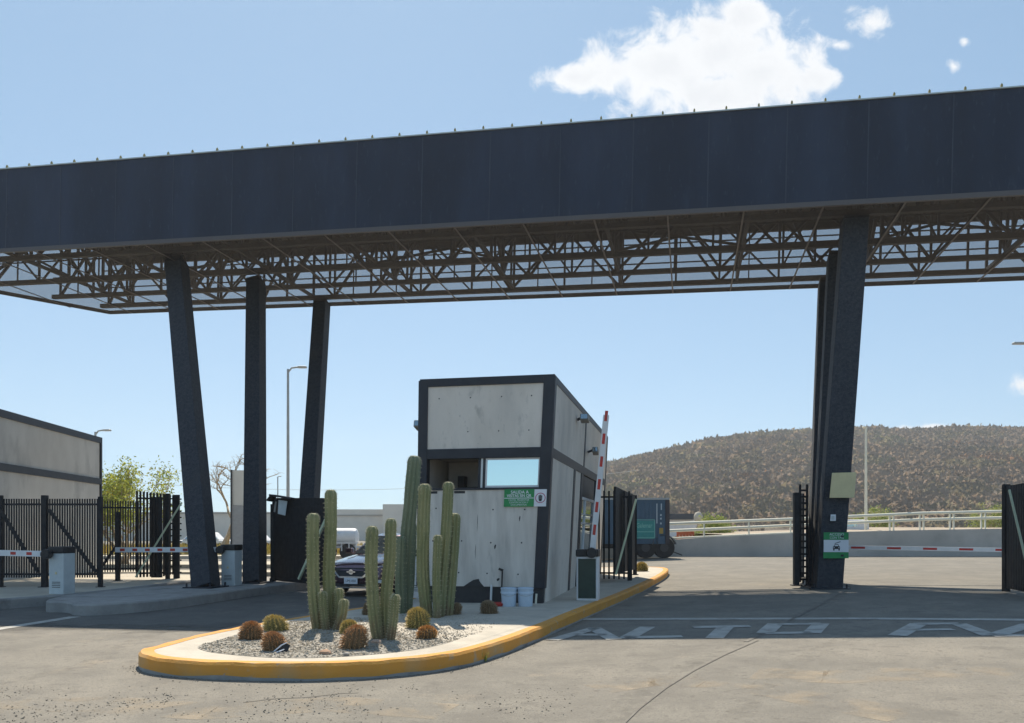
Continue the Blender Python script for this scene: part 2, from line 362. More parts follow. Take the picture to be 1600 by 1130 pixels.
# darker asphalt sheet deepens the canopy's shade by colour on the left exit lane
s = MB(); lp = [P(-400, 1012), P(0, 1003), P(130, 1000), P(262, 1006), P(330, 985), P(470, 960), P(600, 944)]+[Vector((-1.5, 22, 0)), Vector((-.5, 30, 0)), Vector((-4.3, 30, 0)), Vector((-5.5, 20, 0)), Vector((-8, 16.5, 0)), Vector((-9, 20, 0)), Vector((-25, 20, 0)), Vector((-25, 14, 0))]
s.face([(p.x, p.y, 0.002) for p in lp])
M_lane = mat('shade_tinted_asphalt', (0.115, 0.112, 0.105), (0.155, 0.15, 0.138), rough=.9, scale=1.4, bump=.5, bscale=40, spec=.25, big=[(.8, (.2, .188, .165), .55, .75), (4, (.10, .097, .09), .58, .74)], speck=(95, (.09, .088, .08), .86))
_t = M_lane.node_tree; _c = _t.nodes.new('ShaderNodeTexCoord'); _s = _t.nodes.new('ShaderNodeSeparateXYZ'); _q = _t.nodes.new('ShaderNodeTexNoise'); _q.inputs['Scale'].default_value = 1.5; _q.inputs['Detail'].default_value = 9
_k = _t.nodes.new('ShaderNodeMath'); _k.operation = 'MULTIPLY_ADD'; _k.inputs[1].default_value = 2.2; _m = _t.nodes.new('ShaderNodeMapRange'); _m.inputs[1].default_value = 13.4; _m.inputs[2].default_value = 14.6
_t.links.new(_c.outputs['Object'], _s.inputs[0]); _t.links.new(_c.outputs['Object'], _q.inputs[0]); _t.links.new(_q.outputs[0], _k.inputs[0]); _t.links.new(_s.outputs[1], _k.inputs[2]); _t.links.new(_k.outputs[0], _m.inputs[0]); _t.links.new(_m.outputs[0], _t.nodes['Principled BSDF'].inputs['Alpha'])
tag(s.build('left_lane_shade', M_lane), kind='structure')
# ALTO painted on the lane: each stroke from its own corner points on the road
def letters(strokes, name):
    s = MB()
    for st in strokes:
        wd = st[0]; strip(s, [P(*p) for p in st[1:]], wd, 0.007, n=4)
    return tag(s.build(name, M_mark), kind='structure')
letters([(0.22, (862, 1001), (930, 982)), (0.22, (928, 982), (960, 1000)), (0.2, (900, 992.5), (948, 992.5)),
         (0.24, (1012, 980), (978, 998.5)), (0.22, (976, 997), (1066, 995)),
         (0.26, (1083, 980.5), (1172, 979)), (0.24, (1133, 981), (1116, 998)),
         (0.24, (1212, 975), (1195, 990)), (0.22, (1195, 990), (1268, 989)), (0.24, (1283, 975), (1268, 990)), (0.22, (1212, 976), (1284, 975))], 'road_lettering')
letters([(0.24, (1402, 994), (1436, 975)), (0.2, (1418, 985), (1490, 984)), (0.24, (1430, 975.5), (1500, 975)), (0.22, (1497, 975), (1548, 994)),
         (0.22, (1550, 994), (1640, 993)), (0.24, (1552, 994), (1610, 976))], 'road_lettering')
mb = MB(); strip(mb, [P(966, 1140), P(1000, 1107), P(1040, 1076), P(1085, 1048), P(1132, 1024), P(1185, 1001)], 0.02); strip(mb, [P(1165, 1003), P(1230, 972), P(1320, 924)], 0.06)
tag(mb.build('road_seam', M_seam), kind='structure')
mb = MB(); strip(mb, [P(380, 1098), P(430, 1092), P(480, 1090), P(530, 1084), P(560, 1083)], 0.018)
tag(mb.build('road_crack', M_seam), kind='structure')

# ---------------------------------------------------------------- islands
def smooth_poly(pts, it=2):
    for _ in range(it):
        q = []
        for i in range(len(pts)):
            a = pts[i]; b = pts[(i+1) % len(pts)]
            q += [(a[0]*.75+b[0]*.25, a[1]*.75+b[1]*.25), (a[0]*.25+b[0]*.75, a[1]*.25+b[1]*.75)]
        pts = q
    return pts
def inset(pts, d):
    n = len(pts); out = []
    area = sum(pts[i][0]*pts[(i+1) % n][1]-pts[(i+1) % n][0]*pts[i][1] for i in range(n)); sg = 1 if area > 0 else -1
    for i in range(n):
        a = Vector(pts[i-1]); b = Vector(pts[i]); c = Vector(pts[(i+1) % n])
        e1 = (b-a).normalized(); e2 = (c-b).normalized()
        n1 = Vector((-e1.y, e1.x))*sg; n2 = Vector((-e2.y, e2.x))*sg
        m = (n1+n2)
        if m.length < 1e-6: m = n1
        m.normalize(); k = max(0.35, m.dot(n1)); q = b+m*d/k; out.append((q.x, q.y))
    return out
def island(outer, top_h, band, kmat, pmat, kname='kerb', pname='pavement'):
    zt = lambda x, y: gz(x)+top_h
    a = outer; b = inset(outer, 0.025); c = inset(outer, band)
    s = MB(); n = len(a)
    for i in range(n):
        j = (i+1) % n
        jag = lambda k: 0.012*mnoise.noise(Vector((a[k][0]*4, a[k][1]*4, 0)))
        lo = [(a[i][0], a[i][1], gz(a[i][0])-0.05), (a[j][0], a[j][1], gz(a[j][0])-0.05)]
        ft = [(a[q][0], a[q][1], gz(a[q][0])+.030+.022*mnoise.noise(Vector((a[q][0]*2.2, a[q][1]*2.2, 9)))) for q in (i, j)]
        md = [(a[i][0], a[i][1], zt(*a[i])-0.025+jag(i)), (a[j][0], a[j][1], zt(*a[j])-0.025+jag(j))]
        hi = [(b[i][0], b[i][1], zt(*b[i])+0.004+jag(i)), (b[j][0], b[j][1], zt(*b[j])+0.004+jag(j))]
        inn = [(c[i][0], c[i][1], zt(*c[i])+0.004), (c[j][0], c[j][1], zt(*c[j])+0.004)]
        dn = [(c[i][0], c[i][1], zt(*c[i])-0.05), (c[j][0], c[j][1], zt(*c[j])-0.05)]
        for q, r_, mi in ((lo, ft, 1), (ft, md, 0), (md, hi, 0), (hi, inn, 0), (inn, dn, 0)): s.face([q[0], q[1], r_[1], r_[0]], mi)
    k = tag(s.build(kname, [kmat, M_kgrey], smooth=True, auto=True), kind='structure')
    s = MB(); s.face([(x, y, zt(x, y)) for x, y in inset(outer, band-0.01)])
    p = tag(s.build(pname, pmat), kind='structure')
    return k, p
XY = lambda v: (v.x, v.y)
H = 0.17
isl = [XY(P(*p)) for p in ((212, 1040), (225, 1053), (300, 1061), (420, 1065), (520, 1064), (620, 1058), (700, 1048), (748, 1037), (800, 1019), (837, 1003),
                           (907, 970), (987, 935), (1047, 902))]
isl += [(5.2, 28.0), (3.2, 29.0), (0.6, 28.5), (-0.2, 26), (-1.3, 20), (-2.1, 16.2)]
isl += [XY(P(x, y, H)) for x, y in ((590, 945), (485, 961), (398, 975), (300, 993), (240, 1010))]
isl = smooth_poly(isl, 3)
kerb_main, pave_main = island(isl, H, 0.16, M_yel, M_pave)
tag(kerb_main, 'kerb')
gpoly = smooth_poly([XY(P(x, y, H)) for x, y in ((304, 1010), (318, 1018), (355, 1023), (430, 1029), (520, 1028), (610, 1021), (680, 1011), (740, 994), (790, 975), (830, 955), (800, 951),
                                       (700, 951), (640, 957), (590, 965), (520, 967), (440, 972), (395, 983), (345, 1000))], 2)
s = MB(); gin = inset(gpoly, 0.015)
n = len(gpoly); cxg = sum(p[0] for p in gpoly)/n; cyg = sum(p[1] for p in gpoly)/n
s.face([(x, y, H+0.004) for x, y in gpoly])
gravel = tag(s.build('gravel', M_gravel), kind='stuff')

def inside(poly, x, y):
    c = False; n = len(poly)
    for i in range(n):
        x1, y1 = poly[i]; x2, y2 = poly[(i+1) % n]
        if (y1 > y) != (y2 > y) and x < (x2-x1)*(y-y1)/(y2-y1)+x1: c = not c
    return c
OCT = [(1, 0, 0), (0, 1, 0), (-1, 0, 0), (0, -1, 0), (0, 0, 1), (0, 0, -1)]
OCF = [(0, 1, 4), (1, 2, 4), (2, 3, 4), (3, 0, 4), (1, 0, 5), (2, 1, 5), (3, 2, 5), (0, 3, 5)]
def rocks(pts, name, material, tones, kind='stuff'):
    s = MB(); s.tone = []
    for (x, y, z, r) in pts:
        i = len(s.v); t = random.choice(tones); k = random.uniform(0.75, 1.15); a = random.uniform(0, 6.28)
        rx, ry, rz_ = r*random.uniform(.7, 1.3), r*random.uniform(.6, 1.1), r*random.uniform(.4, .8)
        for q in OCT:
            q = Vector(q)+Vector((random.uniform(-.3, .3), random.uniform(-.3, .3), random.uniform(-.3, .3)))
            vx, vy = q.x*rx, q.y*ry
            s.v.append(Vector((x+vx*math.cos(a)-vy*math.sin(a), y+vx*math.sin(a)+vy*math.cos(a), z+q.z*rz_))); s.tone.append(tuple(c*k for c in t))
        for q in OCF: s.f.append(tuple(i+e for e in q)); s.m.append(0)
    return tag(s.build(name, material, fix=False), kind=kind)
pts = []
x0, x1 = min(p[0] for p in gpoly), max(p[0] for p in gpoly); y0, y1 = min(p[1] for p in gpoly), max(p[1] for p in gpoly)
while len(pts) < 11000:
    x = random.uniform(x0, x1); y = random.uniform(y0, y1)
    if inside(gin, x, y): pts.append((x, y, H+0.006, random.choice((0.009, 0.011, 0.013, 0.016, 0.021))))
rocks(pts, 'pebbles', M_pebble, [(.60, .56, .48), (.52, .49, .425), (.68, .63, .55), (.44, .41, .36), (.62, .52, .40)])
pts = []
for _ in range(2600):
    px = random.uniform(-40, 900); py = random.gauss(1100, 30)
    if px > 600 and random.random() < .6: continue
    if py < 1070 or py > 1160: continue
    p = P(px, py)
    if random.random() < 0.75 and mnoise.noise(Vector((p.x*.9, p.y*.9, 3))) < 0.05: continue
    pts.append((p.x, p.y, 0.003, random.choice((0.004, 0.006, 0.008, 0.011))))
for _ in range(900):
    k = random.randrange(len(isl)); a = Vector(isl[k]); b = Vector(isl[(k+1) % len(isl)])
    if a.y > 17 or (a.y > 10 and a.x < -1): continue
    q = a.lerp(b, random.random()); e = (b-a).normalized(); nrm = Vector((e.y, -e.x)); q = q+nrm*abs(random.gauss(.01, .09))
    if inside(isl, q.x, q.y): q = q-nrm*0; continue
    pts.append((q.x, q.y, gz(q.x)+.003, random.choice((0.003, 0.005, 0.007, 0.010))))
rocks(pts, 'loose_gravel', M_pebble, [(.5, .47, .42), (.38, .36, .32), (.62, .56, .48), (.28, .26, .23)])

# left island with the slanted columns, second pavement further left
li = [XY(P(*p)) for p in ((108, 957), (116, 964), (205, 959), (290, 949), (425, 927), (545, 915), (610, 908))]
b_ = Vector(li[-1]); li += [(b_.x-1.9, b_.y+0.9), (-6.8, 24.2), (-8.6, 19.0), (-9.1, 16.9), (-8.7, 15.3)]
lisl = smooth_poly(li, 2)
island(lisl, 0.2, 0.12, M_kgrey, M_kgrey)
l2 = [XY(P(*p)) for p in ((-160, 968), (0, 953), (110, 944), (215, 931), (330, 915))]
l2 += [(-8.2, 24.5), (-12.8, 26), (-16, 21), (-14.5, 15)]
island(smooth_poly(l2, 1), 0.2, 0.14, M_kgrey, M_sand)
# far side pavement strips and verge behind the left lanes
s = MB(); s.prism([(-34, 33), (-4.5, 33.5), (-4.2, 37), (-34, 36.5)], -0.1, 0.16); tag(s.build('pavement', M_sand), kind='structure')
s = MB(); s.prism([(-60, 44), (-6, 45), (-6, 47), (-60, 46)], -0.1, 0.16); tag(s.build('pavement', M_sand), kind='structure')
s = MB(); s.prism([(-60, 27.2), (-7, 27.6), (-6.8, 29), (-60, 28.6)], -0.1, 0.14); tag(s.build('pavement', M_sand), kind='structure')
s = MB(); s.prism([(-70, 47.2), (-6, 48.2), (-6, 58), (-70, 57)], -0.1, 0.18); tag(s.build('verge', M_dry), kind='structure')
s = MB(); s.tone = []
for _ in range(9000):
    x = random.uniform(-36, -7); y = random.uniform(48.2, 56); h = random.uniform(.25, .7); a = random.uniform(0, 3.14)
    t = random.choice([(1, .95, .8), (.8, .75, .6), (1.2, 1.05, .8), (.7, .8, .45)])
    dx, dy = .05*math.cos(a), .05*math.sin(a); i = len(s.v)
    s.v += [Vector((x-dx, y-dy, .15)), Vector((x+dx, y+dy, .15)), Vector((x+random.uniform(-.2, .2), y+random.uniform(-.2, .2), .15+h))]
    s.tone += [t]*3; s.f.append((i, i+1, i+2)); s.m.append(0)
M_straw = mat('straw', (0.56, 0.46, 0.18), (0.45, 0.37, 0.14), rough=0.9, attr='tone')
tag(s.build('dry_grass', M_straw, fix=False), kind='stuff')

# ---------------------------------------------------------------- canopy
A12 = R(12); CO = Vector((0, 20.23, 9.0)); TILT = 0.0217
MC = Matrix.Translation(CO) @ Matrix.Rotation(-A12, 4, 'Z') @ Matrix.Rotation(TILT, 4, 'Y')
MCi = MC.inverted()
canopy = thing('canopy', (0, 21, 0), 'long dark flat canopy over the gate on two fans of slanted columns', 'canopy')
FL, BL, RT, DP, HT = -20.8, -16.3, 20.0, 6.65, 2.26
def CW(x, y, z): return MC @ Vector((x, y, z))
def Cpix(px, py):
    a = (px-CX)/F; b = (HY-py)/F; o = MCi @ Vector((0, 0, EYE)); d = (MCi.to_3x3()) @ Vector((a, 1, b))
    return Vector((0, 0, EYE))+Vector((a, 1, b))*(-o.z/d.z)
def cbox(s, x0, x1, y0, y1, z0, z1, m=0): s.box(x0, x1, y0, y1, z0, z1, m, MC)
s = MB(); cbox(s, FL, RT, -0.05, 0.0, 0.0, HT)
s.bar(CW(FL, 0, 0.02), CW(BL, DP, 0.02), 0.01, 0.01)
s.build('front_fascia', M_fascia, canopy)
x = -19.6
M_fj = (mat('fascia_joint', (0.055, 0.065, 0.09), (0.035, 0.043, 0.065), rough=0.6, scale=2, stretch=(1, 1, .6)))
while x < RT:                                             # panel joints of the fascia
    s = MB(); cbox(s, x-0.012, x+0.012, -0.056, -0.0505, 0.08, HT-0.03); s.build('panel_joint', M_fj, canopy); x += 1.73
s = MB(); cbox(s, FL, RT, -0.075, -0.0, -0.05, 0.06); s.build('bottom_trim', M_trim, canopy)
s = MB(); cbox(s, FL, RT, -0.09, 0.12, HT+0.002, HT+0.03); s.build('coping', M_coping, canopy)
def csheet(s, z0, z1, pts):                               # vertical sheet along local points
    for (a, b) in zip(pts[:-1], pts[1:]): s.face([CW(*a, z0), CW(*b, z0), CW(*b, z1), CW(*a, z1)])
s = MB(); cbox(s, BL, RT, DP-.1, DP-.03, 1.74, HT-.13); s.build('back_top_beam', M_roof, canopy)
s = MB(); csheet(s, 0.12, HT, [(BL, DP), (RT, DP)]); s.build('back_fascia', M_mesh, canopy)
s = MB(); csheet(s, 0.12, HT, [(FL, 0), (BL, DP)]); s.build('side_fascia', M_mesh, canopy)
s = MB(); s.bar(CW(BL, DP, 0.06), CW(RT, DP, 0.06), 0.06, 0.12); s.bar(CW(FL, 0, 0.06), CW(BL, DP, 0.06), 0.06, 0.12); s.build('edge_beam', M_steel, canopy)
s = MB(); s.face([CW(FL, .01, 0), CW(RT, .01, 0), CW(RT, DP, 0), CW(BL, DP, 0)]); s.build('soffit', M_soffit, canopy)
s = MB(); i0 = [(FL+.3, 0.02), (RT, .02), (RT, DP), (BL, DP)]
s.face([CW(x, y, HT-0.12) for x, y in i0]); s.face([CW(x, y, HT-0.02) for x, y in i0]); s.build('roof_deck', M_roof, canopy)
x = -20.5
while x < RT:
    s = MB()
    for j, xx in enumerate((x,)):
        ys_ = 0.02 if xx > FL else 0.02
        ye = DP-0.05 if xx > BL else DP*(xx-FL)/(BL-FL)
        if ye > 0.2: cbox(s, xx-0.02, xx+0.02, ys_, ye, -0.025, -0.006); s.build('soffit_joint', M_joint, canopy)
    x += 1.73
xl = lambda y: FL+(BL-FL)*y/DP+0.15
random.seed(11)
for (y, cw) in ((1.15, 0.14), (3.35, 0.15), (5.0, 0.13), (6.3, 0.15)):
    s = MB(); a = xl(y)
    for z in (0.2, HT-0.25): s.bar(CW(a, y, z), CW(RT, y, z), cw, 0.13)
    s.bar(CW(a, y, 0.85), CW(RT, y, 0.85), 0.035, 0.035); s.bar(CW(a, y, 1.45), CW(RT, y, 1.45), 0.035, 0.035)
    x = a+0.3; k = 0
    while x < RT-1.2:
        wv = 1.73*random.choice((.5, .75, 1, 1))
        s.bar(CW(x, y, .2), CW(x, y, HT-.25), 0.06, 0.06)
        if y > 1.5:
            if k % 2 == 0: s.bar(CW(x, y, .2), CW(x+wv, y, HT-.25), 0.07, 0.07)
            else: s.bar(CW(x, y, HT-.25), CW(x+wv, y, .2), 0.07, 0.07)
            if random.random() < .45: s.bar(CW(x, y+.06, HT-.25 if k % 2 == 0 else .2), CW(x+wv, y+.06, .2 if k % 2 == 0 else HT-.25), 0.05, 0.05)
            if random.random() < .35: s.bar(CW(x+wv*.5, y+.05, .2), CW(x+wv*.5, y+.05, HT-.25), 0.035, 0.035)
        x += wv; k += 1
    s.build('long_truss', M_truss, canopy)
x = -18.6; k = 0
while x < RT:                                             # cross trusses between front and back, with diagonal bracing
    s = MB(); ye = DP-0.3 if x > BL else (DP-.3)*(x-FL)/(BL-FL)
    if ye > 1.5:
        for z in (0.25, HT-0.28): s.bar(CW(x, 0.1, z), CW(x, ye, z), 0.08, 0.09)
        m_ = 4 if ye > 5 else 2
        for j in range(m_):
            ya, yb = 0.1+(ye-.1)*j/m_, 0.1+(ye-.1)*(j+1)/m_
            s.bar(CW(x, ya, .25 if j % 2 else HT-.28), CW(x, yb, HT-.28 if j % 2 else .25), 0.08, 0.08)
            s.bar(CW(x, yb, .25), CW(x, yb, HT-.28), 0.07, 0.07)
        if k % 2 == 0 and x+3.46 < RT: s.bar(CW(x, 3.35, .3), CW(x+3.46, ye, HT-.3), 0.07, 0.07); s.bar(CW(x+3.46, 3.35, .3), CW(x, ye, HT-.3), 0.07, 0.07)
        s.build('cross_truss', M_truss, canopy)
    x += 3.46; k += 1
s = MB(); cbox(s, -0.022, 0.022, -0.05, 0.0, 0, 0.075); cbox(s, -0.014, 0.014, -0.04, -0.01, 0.075, 0.1)
clip0 = None; x = -20.2
proto = s.build('clip', [M_brass], canopy)
base_me = proto.data
for v in base_me.vertices: v.co = MCi @ (v.co+WLOC[canopy.name])
i = 0
while x < RT:
    c = proto if i == 0 else proto.copy()
    if i: COL.objects.link(c)
    c.parent = canopy
    c.matrix_local = Matrix.Translation(-Vector(canopy.location)) @ MC @ Matrix.Translation((x, 0, HT+0.03)); x += 0.72; i += 1
# columns: foot on its island, head under the soffit
cols = [((322, 918, .2), (276, 412), .48, .5), ((398, 911, .2), (400, 441), .44, .46), ((476, 905, .2), (503, 475), .44, .46),
        ((1293, 919, 0), (1335, 347), .56, .6), ((1285, 916, 0), (1309, 402), .5, .5), ((1277, 915, 0), (1292, 444), .46, .5)]
ux = Vector((math.cos(A12), -math.sin(A12), 0))
M_cols = []
for (bx, by, h), tp, wd, dp in cols:
    b = P(bx, by, h); t = Cpix(*tp); s = MB()
    dirv = (t-b).normalized(); b0 = b-dirv*0.05; t0 = t+dirv*0.04
    s.bar(b0, t0, wd, dp, side=ux); c = s.build('column', M_colm, canopy, bevel=0.015)
    s = MB(); s.box(-wd*.75, wd*.75, -dp*.75, dp*.75, -0.005, 0.03, 0, frame(b, A12))
    for sx_ in (-.62, .62):
        for sy_ in (-.62, .62): s.lathe([(.022, .03), (.022, .10), (.012, .11)], frame(b, A12) @ Vector((wd*sx_, dp*sy_, 0)), 6)
    s.build('base_plate', M_steel, canopy)
# two seams that run up the right-hand columns
# ---------------------------------------------------------------- guard booth
BO = P(847, 944, H); BO.z = H
BO = Vector((0.57, 14.9, H)); W = 2.4; LB = 9.9; ZT = 4.11
MBo = frame(BO, A12)
def B(u, v, z):                                            # booth-local, right front corner leans outwards a little
    u2 = u+z*(0.012+0.04*(u+W)/W); return MBo @ Vector((u2, v, z))
def bbox(s, u0, u1, v0, v1, z0, z1, m=0):
    s.hexa([B(u0, v0, z0), B(u1, v0, z0), B(u1, v1, z0), B(u0, v1, z0), B(u0, v0, z1), B(u1, v0, z1), B(u1, v1, z1), B(u0, v1, z1)], m)
booth = thing('guard_booth', BO, 'tall concrete guard booth with dark steel frame behind the cacti on the median', 'booth')
zp = 0.32; zs = 2.1; zw = 2.66; zb2 = 2.84; CWD = 0.2
s = MB()
for (u0, u1) in ((-W, -W+0.17), (-CWD, 0)): bbox(s, u0, u1, 0, 0.2, zp-0.02, ZT)
bbox(s, -W+.17, -CWD, 0, 0.15, ZT-0.12, ZT); bbox(s, -W+.17, -CWD, 0.005, 0.2, zw, zb2)
bbox(s, -0.15, 0, .2, LB, ZT-0.12, ZT); bbox(s, -0.12, -0.003, .2, LB-.2, zw, zb2)
bbox(s, -W, -W+.15, .2, LB, ZT-0.12, ZT); bbox(s, -0.2, 0, LB-.2, LB, 0, ZT-.12); bbox(s, -W, -W+.2, LB-.2, LB, 0, ZT-.12)
bbox(s, -0.12, 0.002, 4.6, 4.78, zb2, ZT-.12); bbox(s, -0.12, 0.002, 3.05, 3.3, 0.0, zw); bbox(s, -0.12, 0.002, 4.3, 4.62, 0.0, zw); bbox(s, -.12, 0.002, 7.3, 7.5, 0.0, zw)
s.build('steel_frame', M_steel, booth, bevel=0.006)
holes_u = [(-2.03, 3.77), (-1.47, 3.77), (-.92, 3.77), (-.4, 3.77), (-1.5, 3.15), (-.95, 3.15), (-.42, 3.15)]
s = MB(); bbox(s, -W+.17, -CWD, 0.03, 0.15, zb2, ZT-.12)
for u, z in holes_u: s.disc(B(u, 0.028, z), (MBo.to_3x3() @ Vector((0, -1, 0))), 0.013, 8, 1)
s.build('upper_wall_panel', [M_conc, M_ink], booth, bevel=0)
s = MB(); bbox(s, -W+.17, -CWD, 0.02, 0.15, zp, zs-0.02)
for u, z in [(-1.0, 1.72), (-.43, 1.72), (-1.56, 1.15), (-1.02, 1.12), (-.46, 1.12), (-1.6, .57), (-1.07, .56), (-.5, .55), (-2.05, 1.75), (-2.1, 1.15)]:
    s.disc(B(u, 0.018, z), (MBo.to_3x3() @ Vector((0, -1, 0))), 0.015, 8, 1)
for u, z, h_, w_ in [(-.95, 1.0, .09, .03), (-.52, 1.5, .11, .02), (-.88, .42, .06, .05), (-1.28, 1.3, .35, .008), (-1.3, .8, .3, .008)]:
    s.face([B(u, .0185, z), B(u+w_*.6, .0185, z+h_*.2), B(u+w_, .0185, z+h_*.8), B(u+w_*.4, .0185, z+h_), B(u-w_*.2, .0185, z+h_*.6)], 1)
for u, w_ in ((-1.72, .2), (-.75, .16), (-2.15, .12)): s.face([B(u, .0185, zs-.08), B(u+w_, .0185, zs-.08), B(u+w_, .0185, zs-.035), B(u, .0185, zs-.035)], 1)
s.build('lower_wall_panel', [M_concl, M_dark], booth)
s = MB(); bbox(s, -W+.17, -CWD, 0.0, 0.2, zs-0.02, zs+.02); s.build('sill', M_steel, booth)
# plinth: dark paint with an uneven upper edge
s = MB(); bbox(s, -W+.05, -0.03, 0.05, LB-.05, -0.02, zp-0.001)
s.face([B(-1.5, .0175, zp), B(-1.12, .0175, zp), B(-1.2, .0175, zp+.09), B(-1.22, .0175, zp+.14), B(-1.32, .0175, zp+.12), B(-1.4, .0175, zp+.07)])
s.build('plinth', M_dark, booth)
# sliding window: right pane of reflective film, white frame; left half open into the dim room
s = MB()
uw0, uw1 = -1.17, -CWD-0.005
bbox(s, uw0, uw1, 0.06, 0.085, zs+.022, zs+.06); bbox(s, uw0, uw1, 0.06, 0.085, zw-.035, zw-.002); bbox(s, uw1-.025, uw1, 0.06, .085, zs+.06, zw-.035); bbox(s, uw0, uw0+.03, .06, .085, zs+.06, zw-.035)
wf = s.build('window', M_white, booth)
s = MB(); bbox(s, uw0+.03, uw1-.025, .068, .078, zs+.06, zw-.035); s.build('pane', M_mirror, wf)
s = MB(); bbox(s, uw0-.13, uw0-.085, .05, .1, zs+.022, zw-.002); bbox(s, uw0-.045, uw0-.002, .05, .1, zs+.022, zw-.002); s.build('mullion', M_steel, booth)
s = MB(); bbox(s, uw0-.085, uw0-.045, .065, .08, zs+.022, zw-.002); s.build('pane', mat('white_frame_bright', (.78, .82, .83), rough=.4), wf)
# room inside
s = MB(); bbox(s, -W+.15, -.13, 1.5, 1.6, zp, zb2, 0); bbox(s, -W+.15, -.13, .2, 1.5, zw+.05, zw+.1, 0)
s.build('room_wall', mat('room_wall', (.50, .46, .42), (.56, .51, .47), rough=.9), booth)
s = MB(); bbox(s, -1.98, -1.86, 1.2, 1.45, 1.0, 2.42); bbox(s, -1.45, -1.33, 1.2, 1.45, 1.0, 2.44); bbox(s, -1.86, -1.45, 1.2, 1.45, 1.0, 2.2); s.build('locker', M_dark, booth)
# right side wall
s = MB(); bbox(s, -.1, -.012, .2, 4.6, zb2, ZT-.12); bbox(s, -.1, -.012, 4.78, LB-.2, zb2, ZT-.12); bbox(s, -.1, -.012, .2, 3.05, 0, zw)
bbox(s, -.1, -.02, 3.3, 4.3, 0, zw); bbox(s, -.1, -.02, 7.5, LB-.2, 0, zw); bbox(s, -.1, -.02, 4.62, 7.3, 0, 0.75)
nr = (MBo.to_3x3() @ Vector((1, 0, 0)))
s.build('side_wall', [M_conc, M_ink], booth)
s = MB(); bbox(s, -.09, -.03, 4.66, 7.26, 2.15, 2.64); s.build('lintel_panel', M_black, booth)
s = MB()
for v0, v1 in ((4.64, 4.78), (5.55, 5.6), (7.2, 7.28)): bbox(s, -.08, -.02, v0, v1, .78, 2.13)
bbox(s, -.08, -.02, 4.78, 7.2, .76, .82); bbox(s, -.08, -.02, 4.78, 7.2, 2.08, 2.14); bbox(s, -.08, -.025, 4.78, 7.2, 1.5, 1.54); bbox(s, -.08, -.025, 4.78, 7.2, 1.72, 1.75)
wf2 = s.build('window', M_white, booth)
s = MB(); bbox(s, -.06, -.05, 4.78, 7.2, .82, 2.08); s.build('pane', M_cglass, wf2)
s = MB(); bbox(s, -W+.012, -W+.1, .2, LB-.2, zp, ZT-.12); s.build('left_wall', M_conc, booth)
s = MB(); bbox(s, -W+.05, -.05, LB-.1, LB-.02, 0, ZT-.12); s.build('rear_wall', M_conc, booth)
s = MB(); bbox(s, -W+.02, -.02, .02, LB-.02, ZT+.002, ZT+.03); s.build('roof', M_steel, booth)
# lamp arm and dome camera on the right wall, floodlight on the left wall
def wall_lamp(name, u, v, z, out, label, cat, wide):
    o = thing(name, B(u, v, z), label, cat)
    s = MB(); s.bar(B(u, v, z), B(u+out, v, z+.06), .05, .05); s.build('bracket', M_steel, o)
    s = MB(); c = B(u+out*1.3, v-.05, z+.02); s.box(-wide/2, wide/2, -.12, .12, -.07, .07, 0, frame(c, A12) @ Matrix.Rotation(R(-14), 4, 'X')); hd = s.build('lamp_head', mat('fitting_grey', (.22, .21, .19), rough=.5), o, bevel=.02)
    s = MB(); s.box(-wide/2+.02, wide/2-.02, -.128, -.121, -.05, .05, 0, frame(c, A12) @ Matrix.Rotation(R(-14), 4, 'X')); s.build('lens', M_cglass, o)
    return o
wall_lamp('wall_lamp', 0.0, 3.1, 3.72, .12, 'dark lamp on a short arm, high on the right wall of the guard booth', 'lamp', .18)
wall_lamp('security_camera', 0.0, 5.2, 3.22, .14, 'small dark camera low on the right wall of the guard booth beside the raised boom', 'camera', .14)
wall_lamp('floodlight', -W, .7, 3.35, -.14, 'grey floodlight sticking out of the left side of the guard booth', 'floodlight', .16)
# sign under the window
sg = thing('notice_sign', B(-.55, -.012, 1.9), 'green and white exit notice for visitors under the booth window', 'sign')
su0, su1, sz0, sz1 = -.80, -.05, 1.77, 2.09
MS = MBo
SH = lambda u, z: B(u, -.014, z)
s = MB(); bbox(s, su0, -.27, -.014, 0.018, sz0, sz1-.005); s.build('green_panel', M_green, sg)
s = MB(); bbox(s, -.265, su1, -.014, 0.018, sz0+.002, sz1-.01); s.build('white_panel', M_signw, sg)
def sgn_text(s, body, size, u, z, m=0, sx=1.0, v=-.0165, bold=0.0):
    c = B(u, v, z); M4 = Matrix.Translation(c) @ Matrix.Rotation(-A12, 4, 'Z') @ Matrix.Rotation(R(90), 4, 'X')
    text_mesh(s, body, size, M4, m, sx=sx, bold=bold)
s = MB()
sgn_text(s, 'SALIDA A', .078, -.525, 2.03, bold=.0015); sgn_text(s, 'VISITAS SIN QR', .072, -.535, 1.965, sx=.92, bold=.0015)
s.face([SH(su0, 1.918)+Vector((0, -.002, 0)), SH(-.27, 1.918)+Vector((0, -.002, 0)), SH(-.27, 1.93)+Vector((0, -.002, 0)), SH(su0, 1.93)+Vector((0, -.002, 0))])
sgn_text(s, 'FAVOR, PRESENTAR', .045, -.535, 1.888, sx=.95); sgn_text(s, 'IDENTIFICACION Y', .045, -.535, 1.845, sx=.9); sgn_text(s, 'DOCUMENTOS', .045, -.535, 1.802, sx=.95)
s.build('lettering', M_signw, sg)
s = MB(); c0 = Vector((-.155, 1.925)); nseg = 28                      # ring with a raised hand
for k in range(nseg):
    a, b = 2*math.pi*k/nseg, 2*math.pi*(k+1)/nseg
    s.face([B(c0.x+r_*math.cos(t), -.0168, c0.y+r_*math.sin(t)) for r_, t in ((.078, a), (.092, a), (.092, b), (.078, b))], 0)
